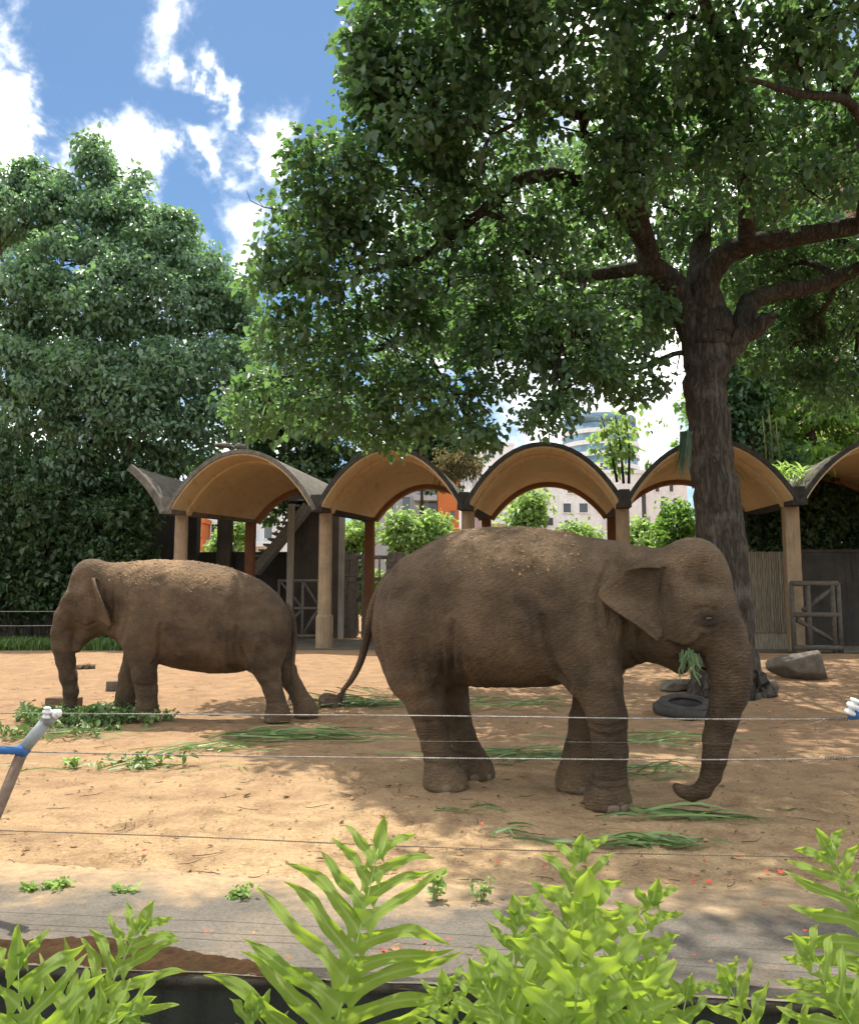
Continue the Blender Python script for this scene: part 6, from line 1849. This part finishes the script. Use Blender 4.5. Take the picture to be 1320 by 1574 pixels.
def weed(label, px, py, n, h, spread, seed, leaf=0.035):
    rng = np.random.default_rng(seed)
    p = on_ground(px, py)
    e = empty('weed', (p.x, p.y, p.z + 0.008)); tag(e, label, 'weed', 'weeds on the concrete strip')
    mb = MB(); Cs = []
    for k in range(n):
        tip = np.array([rng.normal(0, spread), rng.normal(0, spread * 0.5), h * rng.uniform(0.5, 1.1)])
        mb.tube([(tip[0] * 0.15, tip[1] * 0.15, -0.01), (tip[0] * 0.6, tip[1] * 0.6, tip[2] * 0.6), tuple(tip)], [0.002, 0.0016, 0.001], 4, caps=False)
        for t in (0.45, 0.75, 1.0): Cs.append(tip * t)
    mb.build('stems', M['grass'], e)
    C = np.array(Cs)
    P, A, Nn, s, t = clump_leaves(C, 4, np.full(len(C), 0.02), leaf, rng, 0.0, 0.6)
    link_mesh('leaves', leaf_mesh('leaves', P, A, Nn, s, t, 0.3, False), M['leaf_bright'], e)
weed('low spreading weed on the concrete at far left', 85, 1372, 9, 0.05, 0.07, 401)
weed('tiny weed tuft left of the left fern tip', 48, 1374, 4, 0.04, 0.03, 402)
weed('small weed between the left fern and the middle fern', 185, 1380, 5, 0.05, 0.04, 403)
weed('bushy weed on the concrete left of the middle fern', 362, 1386, 12, 0.06, 0.06, 404)
weed('upright leafy seedling right of the middle fern', 672, 1392, 4, 0.15, 0.03, 405, 0.05)
weed('thin pale seedling beside the upright one', 738, 1392, 5, 0.12, 0.04, 406, 0.035)
weed('small leafy sprig on the sunny dirt below the left elephant', 112, 1180, 6, 0.08, 0.07, 407, 0.05)

def make_moss():
    """brown moss cushions on the coping, left half"""
    m = Mat('brown_moss')
    v = m.coord(space='World')
    c = m.mix(m.rng(m.noise(7, 6, 0.7, v), 0.3, 0.7), (0.105, 0.058, 0.026), (0.05, 0.03, 0.016))
    c = m.mix(m.rng(m.noise(2.2, 4, 0.6, v), 0.55, 0.7, 0, 0.5), c, (0.075, 0.08, 0.03))
    mt = m.done(c, 0.97, m.bump(m.noise(110, 5, 0.75, v), 1.0, 0.02), 0.1)
    nx, ny = 330, 26
    xs = np.linspace(-3.6, -0.45, nx)
    prof = (0.24 + 0.06 * fbm(xs * 1.5, xs * 0 + 4, 51, 3) + 0.018 * fbm(xs * 9, xs * 0 + 4, 52, 3)).clip(0.04) * np.clip((-0.47 - xs) / 1.0, 0, 1) ** 0.6
    T = np.linspace(0, 1, ny)
    X = np.repeat(xs[None], ny, 0)
    Y = yedge(X) + 0.0 + T[:, None] * prof[None] * 1.35
    hump = (np.sin(np.pi * np.clip(T, 0.0, 1)) ** 0.55)[:, None]
    Z = 0.024 + hump * (0.022 + 0.012 * fbm(X * 7, Y * 7, 61, 4) + 0.010 * fbm(X * 34, Y * 34, 66, 2)) * np.clip(prof[None] / 0.1, 0, 1) - 0.012 * (1 - hump)
    V = np.stack([X, Y, Z], -1).reshape(-1, 3)
    i = np.arange(X.size).reshape(X.shape)
    F = np.stack([i[:-1,:-1], i[:-1,1:], i[1:,1:], i[1:,:-1]], -1).reshape(-1, 4)
    o = link_mesh('moss', np_mesh('moss', V, F), mt)
    tag(o, 'brown moss mat along the left half of the wall top', 'moss', kind='stuff')
make_moss()

def roof_plants():
    rng = np.random.default_rng(9)
    # dry tangle of vine in the valley between second and third vaults
    p = at(706, 735, 29.0)
    e = empty('dry_vine', p); tag(e, 'dry yellowish vine tangle in the roof valley between second and third vaults', 'vine')
    mb = MB()
    for k in range(420):
        a = rng.uniform(0, 6.28); r_ = rng.uniform(0, 0.7)
        z1 = 0.95 * (1 - (r_ / 0.85) ** 2) * rng.uniform(0.5, 1.0)
        q0 = (r_ * 0.9 * math.cos(a), r_ * math.sin(a), z1)
        q2 = (q0[0] * 1.25 + rng.normal(0, 0.12), q0[1] * 1.2, z1 - rng.uniform(0.2, 0.7))
        q1 = ((q0[0] + q2[0]) / 2 + rng.normal(0, 0.1), (q0[1] + q2[1]) / 2, max(q0[2], q2[2]) + 0.06)
        mb.tube([q0, q1, q2], [0.012, 0.011, 0.006], 4, caps=False)
    o = mb.build('stems', M['dry_vine'], e)
    C = np.stack([rng.normal(0, 0.42, 90), rng.normal(0, 0.35, 90), rng.uniform(0.05, 0.85, 90)], 1)
    P, A, Nn, s, t = clump_leaves(C, 9, np.full(90, 0.2), 0.11, rng, 0.8, 0.7)
    link_mesh('leaves', leaf_mesh('leaves', P, A, Nn, s, t, 0.25, False), M['dry_vine'], e)
    # saplings in the valley between third and fourth vaults
    for (x0, y0, x1, y1, lab) in ((948, 736, 924, 640, 'leftmost leaning sapling in the roof valley between third and fourth vaults'), (958, 738, 944, 632, 'middle sapling in the roof valley between third and fourth vaults'), (966, 738, 963, 650, 'rightmost straight sapling in the roof valley between third and fourth vaults')):
        Yr = 25.3
        a, b = at(x0, y0, Yr), at(x1, y1, Yr)
        e = empty('sapling', a); tag(e, lab, 'sapling', 'saplings on the shelter roof')
        d = b - a
        MB().tube([(0, 0, -0.1), tuple(d * 0.5 + Vector((0.05, 0, 0))), tuple(d)], [0.045, 0.034, 0.015], 7).build('stem', M['bark'], e, smooth=True)
        n = 13
        t_ = rng.uniform(0.25, 1.12, n)
        C = np.array([list(d * t) for t in t_]) + rng.normal(0, 0.32, (n, 3)) * np.array([1.3, 1, 0.5])
        P, A, Nn, s, t = clump_leaves(C, 9, np.full(n, 0.22), 0.21, rng, 0.6, 0.6)
        link_mesh('leaves', leaf_mesh('leaves', P, A, Nn, s, t, 0.34), M['leaf_bright'], e)
    # greenery in the valley between the fourth and fifth vaults
    p = at(1205, 742, 26.0)
    e = empty('roof_fern', p); tag(e, 'bright green fern tuft in the roof valley between fourth and fifth vaults', 'fern')
    V, F, T = [], [], []
    for k in range(90):
        a = rng.uniform(0, 6.28); l = rng.uniform(0.4, 1.0); b = len(V)
        x0, y0 = rng.normal(0, 0.45), rng.normal(0, 0.4)
        for i in range(6):
            t = i / 5; rr = l * t; ww = 0.035 * math.sin(math.pi * (0.1 + 0.88 * t))
            q = (x0 + math.cos(a) * rr, y0 + math.sin(a) * rr, 0.1 + l * 0.9 * t * (1 - 0.55 * t))
            V.append((q[0] - math.sin(a) * ww, q[1] + math.cos(a) * ww, q[2])); V.append((q[0] + math.sin(a) * ww, q[1] - math.cos(a) * ww, q[2]))
        tt = rng.random()
        for i in range(5): F.append((b+2*i, b+2*i+1, b+2*i+3, b+2*i+2)); T.append(tt)
    strip_obj('fronds', V, F, T, M['leaf_bright'], e)
    for dx, h in ((-0.55, 2.1), (-0.35, 2.3), (-0.15, 2.0)):
        MB().tube([(dx, 0, 0), (dx + 0.06, 0.05, h * 0.5), (dx + 0.02, 0.1, h)], [0.03, 0.024, 0.012], 6).build('bare_stem', M['dry_vine'], e, smooth=True)
    # strap leaves hanging beside the thick trunk
    p = at(1057, 662, 15.0)
    e = empty('hanging_fern', p); tag(e, 'dark strap leaves hanging on the left side of the thick trunk', 'fern')
    V, F, T = [], [], []
    for k in range(26):
        x0 = rng.normal(0, 0.05); l = rng.uniform(0.5, 0.95); b = len(V); a = rng.normal(0, 0.12)
        for i in range(7):
            t = i / 6; ww = 0.024 * (1 - t * 0.8)
            q = (x0 - 0.10 * t + a * t * 0.6 , rng.normal(0, 0.004) - 0.05 * math.sin(t * 2) + k * 0.004, 0.05 * math.sin(t * 3) - l * t)
            V.append((q[0] - ww, q[1], q[2])); V.append((q[0] + ww, q[1] + 0.01, q[2]))
        tt = rng.random() * 0.6
        for i in range(6): F.append((b+2*i, b+2*i+1, b+2*i+3, b+2*i+2)); T.append(tt)
    strip_obj('fronds', V, F, T, M['leaf_dark'], e)
    # rubble left on the crown of the first vault
    for k, (px, py, w, lab) in enumerate(((345, 687, 0.55, 'broken slab lying on top of the first vault'), (372, 690, 0.4, 'small chunk of rubble on top of the first vault'), (214, 727, 0.35, 'pale chunk lying on the upswept roof wing'))):
        o = rocky('rubble', lab, 600, 1000, (w, 0.5, 0.18), 70 + k, M['band_pale'], 'rubble', 4)
        o.location = at(px, py, 28.3 if k < 2 else 27.8)
        o.location.z -= 0.03
roof_plants()

def mouth_grass():
    """leaves held in the right elephant's mouth"""
    rng = np.random.default_rng(12)
    # elephant frame
    Mx = Matrix.Translation((1.0, 7.8, 0)) @ Matrix.Rotation(R(-26), 4, 'Z')
    c = Mx @ Vector((1.33, -0.10, 1.24))
    e = empty('grass_bundle', c); tag(e, 'bunch of green blades held in the mouth of the right elephant', 'grass')
    rot = Matrix.Rotation(R(-26), 3, 'Z')
    for k in range(15):
        V, F = [], []
        l = rng.uniform(0.10, 0.30)
        side = rng.uniform(-0.16, -0.02)
        fx = rng.normal(-0.12, 0.30)
        d = Vector((fx, side * 0.8 - 0.04, -1)).normalized()
        w = rng.uniform(0.008, 0.018)
        o_ = Vector((rng.normal(0, 0.035), side, rng.uniform(0.0, 0.07)))
        lat = Vector((1, 0.2, 0)).cross(d).cross(d).normalized()
        for i in range(6):
            t = i / 5
            q = o_ + d * l * t + Vector((0.03 * t * t * rng.normal(), 0, 0))
            ww = w * (1 - t ** 2) + 0.001
            V.append(rot @ (q + lat * ww)); V.append(rot @ (q - lat * ww))
        for i in range(5): F.append((2*i, 2*i+1, 2*i+3, 2*i+2))
        strip_obj('blade', V, F, [float(rng.random() * 0.45)] * 5, M['cut_grass'], e)
mouth_grass()
# ------------------------------------------------------------------ the ferns in front
def mat_fern():
    m = Mat('fern_frond')
    v = m.coord()
    a = m.attr('tint')
    c = m.mix(a, (0.17, 0.275, 0.04), (0.30, 0.42, 0.07))
    c = m.mix(m.rng(m.noise(14, 4, 0.6, v), 0.42, 0.72, 0, 0.45), c, (0.38, 0.50, 0.10))
    c = m.mix(m.rng(m.math('ADD', m.attr('tipward'), m.math('MULTIPLY', m.math('SUBTRACT', m.noise(22, 4, 0.6, v), 0.5), 0.5)), 0.86, 1.05, 0, 0.75), c, (0.42, 0.36, 0.10))
    vein = m.attr('vein')
    wv = m.nd('ShaderNodeTexWave', wave_type='BANDS', bands_direction='X')
    wv.inputs['Scale'].default_value = 1.0; wv.inputs['Distortion'].default_value = 0.6; wv.inputs['Detail'].default_value = 2
    cmb = m.nd('ShaderNodeCombineXYZ'); m.L.new(vein, cmb.inputs[0]); m.L.new(cmb.outputs[0], wv.inputs['Vector'])
    c = m.mul(c, m.mix(wv.outputs['Fac'], (0.88, 0.9, 0.82), (1.05, 1.03, 1.05)))
    c = m.mix(m.rng(m.attr('across'), 0.05, 0.22, 0.55, 0.0), c, (0.50, 0.60, 0.22))
    nb = m.bump(wv.outputs['Fac'], 0.45, 0.005)
    nb = m.bump(m.noise(60, 3, 0.6, v), 0.35, 0.004, nb)
    m.done(c, 0.48, nb, 0.3)
    t = m.mix(a, (0.36, 0.55, 0.045), (0.50, 0.68, 0.055))
    return m.translucent(t, 0.45)
M['fern'] = mat_fern()
M['midrib'] = mat_plain('fern_midrib', (0.30, 0.42, 0.10), (0.22, 0.33, 0.08), 12, 0.45, 0)

def frond(parent, base, tip, lat, n_pairs, lob_len, lob_w, seed, bow=0.08, tint=0.5, tipshape=1.0, fwd=0.75):
    """one deeply lobed frond: wavy lobes along a midrib; base and tip in parent space, lat the side direction"""
    rng = np.random.default_rng(seed)
    base, tip, lat = np.array(base, float), np.array(tip, float), np.array(lat, float)
    ax = tip - base; L0 = np.linalg.norm(ax); ax /= L0
    lat -= ax * (lat @ ax); lat /= np.linalg.norm(lat)
    nrm = np.cross(lat, ax)
    if nrm[1] > 0: nrm = -nrm        # upper side towards the viewer
    def rach(s):
        return base + ax * L0 * s + nrm * bow * L0 * (math.sin(math.pi * s) * 0.5 - 0.6 * s ** 3) + lat * 0.02 * L0 * math.sin(3 * s + seed)
    V, F, T, VN, QM, TW = [], [], [], [], [], []
    def rach_dir(s):
        d = rach(min(1, s + 0.01)) - rach(max(0, s - 0.01)); return d / np.linalg.norm(d)
    mlen, mw = 16, 7
    s0 = 0.10
    slots = []
    for k in range(n_pairs):
        s = s0 + (0.93 - s0) * (k / (n_pairs - 1)) ** 0.92
        for side in (-1, 1):
            slots.append((s + (0.022 if side > 0 else -0.012), side, k))
    spacing = L0 * 0.86 / n_pairs
    for s, side, k in slots:
        s = min(max(s, 0.03), 0.965)
        u = k / (n_pairs - 1)
        ln = lob_len * 1.30 * (1.0 - 0.66 * u ** 1.8) * rng.uniform(0.85, 1.12) * (0.85 if k == 0 else 1)
        w = lob_w * (1.0 - 0.42 * u) * rng.uniform(0.88, 1.1)
        d0 = rach_dir(s)
        ang = R(54 - 8 * u) + rng.normal(0, 0.06)
        b = len(V)
        curl = rng.normal(0.55, 0.2)
        droop = rng.normal(0.22, 0.12)
        ph = rng.uniform(0, 6.28); fr = rng.uniform(1.6, 2.6)
        tt = float(np.clip(tint + rng.normal(0, 0.18), 0, 1))
        c0 = rach(s)
        tlob = []
        p = c0.copy()
        for i in range(mlen):
            t = i / (mlen - 1)
            a = ang + curl * t * (1.0 - 0.5 * u) + 0.30 * math.sin(5.5 * t + ph) * t
            dirv = side * lat * math.sin(a) + d0 * math.cos(a)
            if i: p = p + dirv * ln / (mlen - 1)
            perp = -side * lat * math.cos(a) + d0 * math.sin(a)
            # broad, fused foot that narrows, swells and runs out to a point
            foot = min(spacing * 0.50, 0.026) * math.exp(-(t / 0.09) ** 1.3)
            wid = w * 0.5 * (0.70 + 0.32 * math.sin(math.pi * min(1, t * 1.02))) * (1 - t ** 9) * (1 - 0.32 * t) + foot
            if i == mlen - 1: wid = 0.0008
            ripple = 0.42 * w * (1 - t) ** 0.3
            for j in range(mw):
                q = -1 + 2 * j / (mw - 1)
                edge = wid * (1 + 0.17 * math.sin(fr * 7 * t + ph + (1.3 if q > 0 else 0)))
                z = ripple * math.sin(fr * 5.2 * t + ph + 1.2 * q) * abs(q) ** 1.5 * min(1, t * 4) + 0.16 * w * (q * q) * (1 - t) - droop * ln * t * t + 0.04 * ln * math.sin(2.4 * t + ph)
                V.append(p + perp * edge * q + nrm * z)
                VN.append(t * ln * 260 + abs(q) * 3.0); QM.append(abs(q)); TW.append(t)
        for i in range(mlen - 1):
            for j in range(mw - 1):
                q = (b + i*mw + j, b + i*mw + j + 1, b + (i+1)*mw + j + 1, b + (i+1)*mw + j)
                F.append(q); T.append(tt)
    # end lobe
    b = len(V); ln = lob_len * 0.42 * tipshape; d0 = rach_dir(0.97); c0 = rach(0.93)
    for i in range(mlen):
        t = i / (mlen - 1)
        wid = lob_w * 0.36 * (0.6 + 0.5 * math.sin(math.pi * t)) * (1 - t ** 5)
        if i == mlen - 1: wid = 0.0008
        for j in range(mw):
            q = -1 + 2 * j / (mw - 1)
            V.append(c0 + d0 * ln * t + lat * wid * q + nrm * (0.15 * lob_w * q * q + 0.10 * lob_w * math.sin(9 * t + seed) * q))
            VN.append(t * ln * 260 + abs(q) * 3.0); QM.append(abs(q)); TW.append(t)
    for i in range(mlen - 1):
        for j in range(mw - 1):
            F.append((b + i*mw + j, b + i*mw + j + 1, b + (i+1)*mw + j + 1, b + (i+1)*mw + j)); T.append(tint)
    me = np_mesh('frond', np.array(V), np.array(F))
    a = me.attributes.new('tint', 'FLOAT', 'FACE'); a.data.foreach_set('value', np.array(T, np.float32))
    a = me.attributes.new('vein', 'FLOAT', 'POINT'); a.data.foreach_set('value', np.array(VN, np.float32))
    a = me.attributes.new('across', 'FLOAT', 'POINT'); a.data.foreach_set('value', np.array(QM, np.float32))
    a = me.attributes.new('tipward', 'FLOAT', 'POINT'); a.data.foreach_set('value', np.array(TW, np.float32))
    o = link_mesh('frond', me, M['fern'], parent)
    mb = MB()
    pts = [rach(s) + nrm * 0.0015 for s in np.linspace(-0.02, 0.97, 16)]
    mb.tube([tuple(p) for p in pts], [0.0042 * (1 - 0.75 * i / 15) for i in range(16)], 7)
    mb.build('midrib', M['midrib'], o, smooth=True)
    # the stalk down to the root
    st = MB()
    p0 = rach(0)
    root = np.array([p0[0] * 0.55, p0[1] * 0.5, 0.0])
    st.tube([tuple(root), tuple((root + p0) / 2 + np.array([0, 0.03, 0.04])), tuple(p0)], [0.006, 0.005, 0.0045], 7)
    st.build('stalk', M['midrib'], o, smooth=True)
    return o

def fern(label, rootpx, rootY, fronds):
    r0 = at(rootpx, 1574, rootY)
    r0.z = -1.15
    e = empty('fern', r0); tag(e, label, 'fern', 'ferns along the front edge')
    for f in fronds:
        (bx, by, bY), (tx, ty, tY), lat, n, ll, lw, sd_, kw = f
        b, t = at(bx, by, bY) - r0, at(tx, ty, tY) - r0
        frond(e, b, t, lat, n, ll, lw, sd_, **kw)
    return e
# px per metre at Y: 1320 / Y
fern('fern with arching fronds in the lower left corner', 90, 1.9, [
    ((20, 1800, 1.85), (226, 1412, 2.0), (0.95, 0.1, -0.2), 10, 0.175, 0.036, 1, dict(tint=0.5)),
    ((110, 1860, 1.7), (20, 1470, 1.7), (1, -0.1, 0.2), 8, 0.19, 0.044, 2, dict(tint=0.4, bow=0.12)),
    ((-20, 1700, 1.75), (200, 1545, 1.65), (0.3, 0.1, 0.9), 8, 0.13, 0.034, 3, dict(tint=0.3, bow=0.15)),
    ])
fern('tall symmetric fern frond left of the centre', 520, 2.0, [
    ((490, 1730, 1.95), (577, 1292, 2.1), (0.98, 0.05, -0.18), 10, 0.255, 0.042, 11, dict(tint=0.55, bow=0.10)),
    ((410, 1900, 1.95), (380, 1550, 1.95), (1, 0, 0), 8, 0.15, 0.040, 12, dict(tint=0.35)),
    ])
fern('dense clump of broad backlit fern fronds right of the centre', 880, 1.8, [
    ((858, 1800, 1.72), (908, 1385, 1.72), (1, 0.0, -0.1), 7, 0.20, 0.066, 21, dict(tint=0.9, bow=0.05, tipshape=1.1)),
    ((850, 1760, 2.0), (897, 1296, 2.08), (1, 0, 0), 10, 0.175, 0.044, 22, dict(tint=0.45, tipshape=0.9)),
    ((880, 1800, 1.95), (1008, 1365, 2.0), (0.95, 0, -0.3), 10, 0.15, 0.042, 23, dict(tint=0.5)),
    ((850, 1820, 1.95), (786, 1400, 2.0), (1, 0, 0.15), 10, 0.165, 0.042, 24, dict(tint=0.5)),
    ((900, 1800, 1.7), (735, 1510, 1.72), (0.8, 0, 0.6), 8, 0.16, 0.044, 25, dict(tint=0.6, bow=0.15)),
    ((860, 1800, 1.68), (1012, 1512, 1.72), (0.8, 0, -0.6), 8, 0.165, 0.046, 26, dict(tint=0.6, bow=0.15)),
    ((760, 1860, 1.9), (688, 1512, 1.9), (0.98, 0, 0.2), 9, 0.135, 0.036, 27, dict(tint=0.4)),
    ((980, 1860, 1.9), (1066, 1518, 1.95), (1, 0, -0.2), 8, 0.13, 0.040, 28, dict(tint=0.5)),
    ((1270, 1800, 1.9), (1112, 1505, 1.9), (0.9, 0, 0.45), 8, 0.13, 0.040, 29, dict(tint=0.5)),
    ])
fern('fern leaning in from the lower right corner', 1330, 1.9, [
    ((1420, 1650, 1.95), (1270, 1300, 2.05), (0.9, 0, 0.42), 9, 0.175, 0.042, 31, dict(tint=0.5)),
    ((1420, 1800, 1.85), (1240, 1460, 1.9), (0.9, 0, 0.46), 9, 0.155, 0.038, 32, dict(tint=0.45)),
    ((1460, 1720, 1.95), (1352, 1345, 2.05), (0.95, 0, 0.3), 9, 0.15, 0.040, 34, dict(tint=0.5)),
    ])
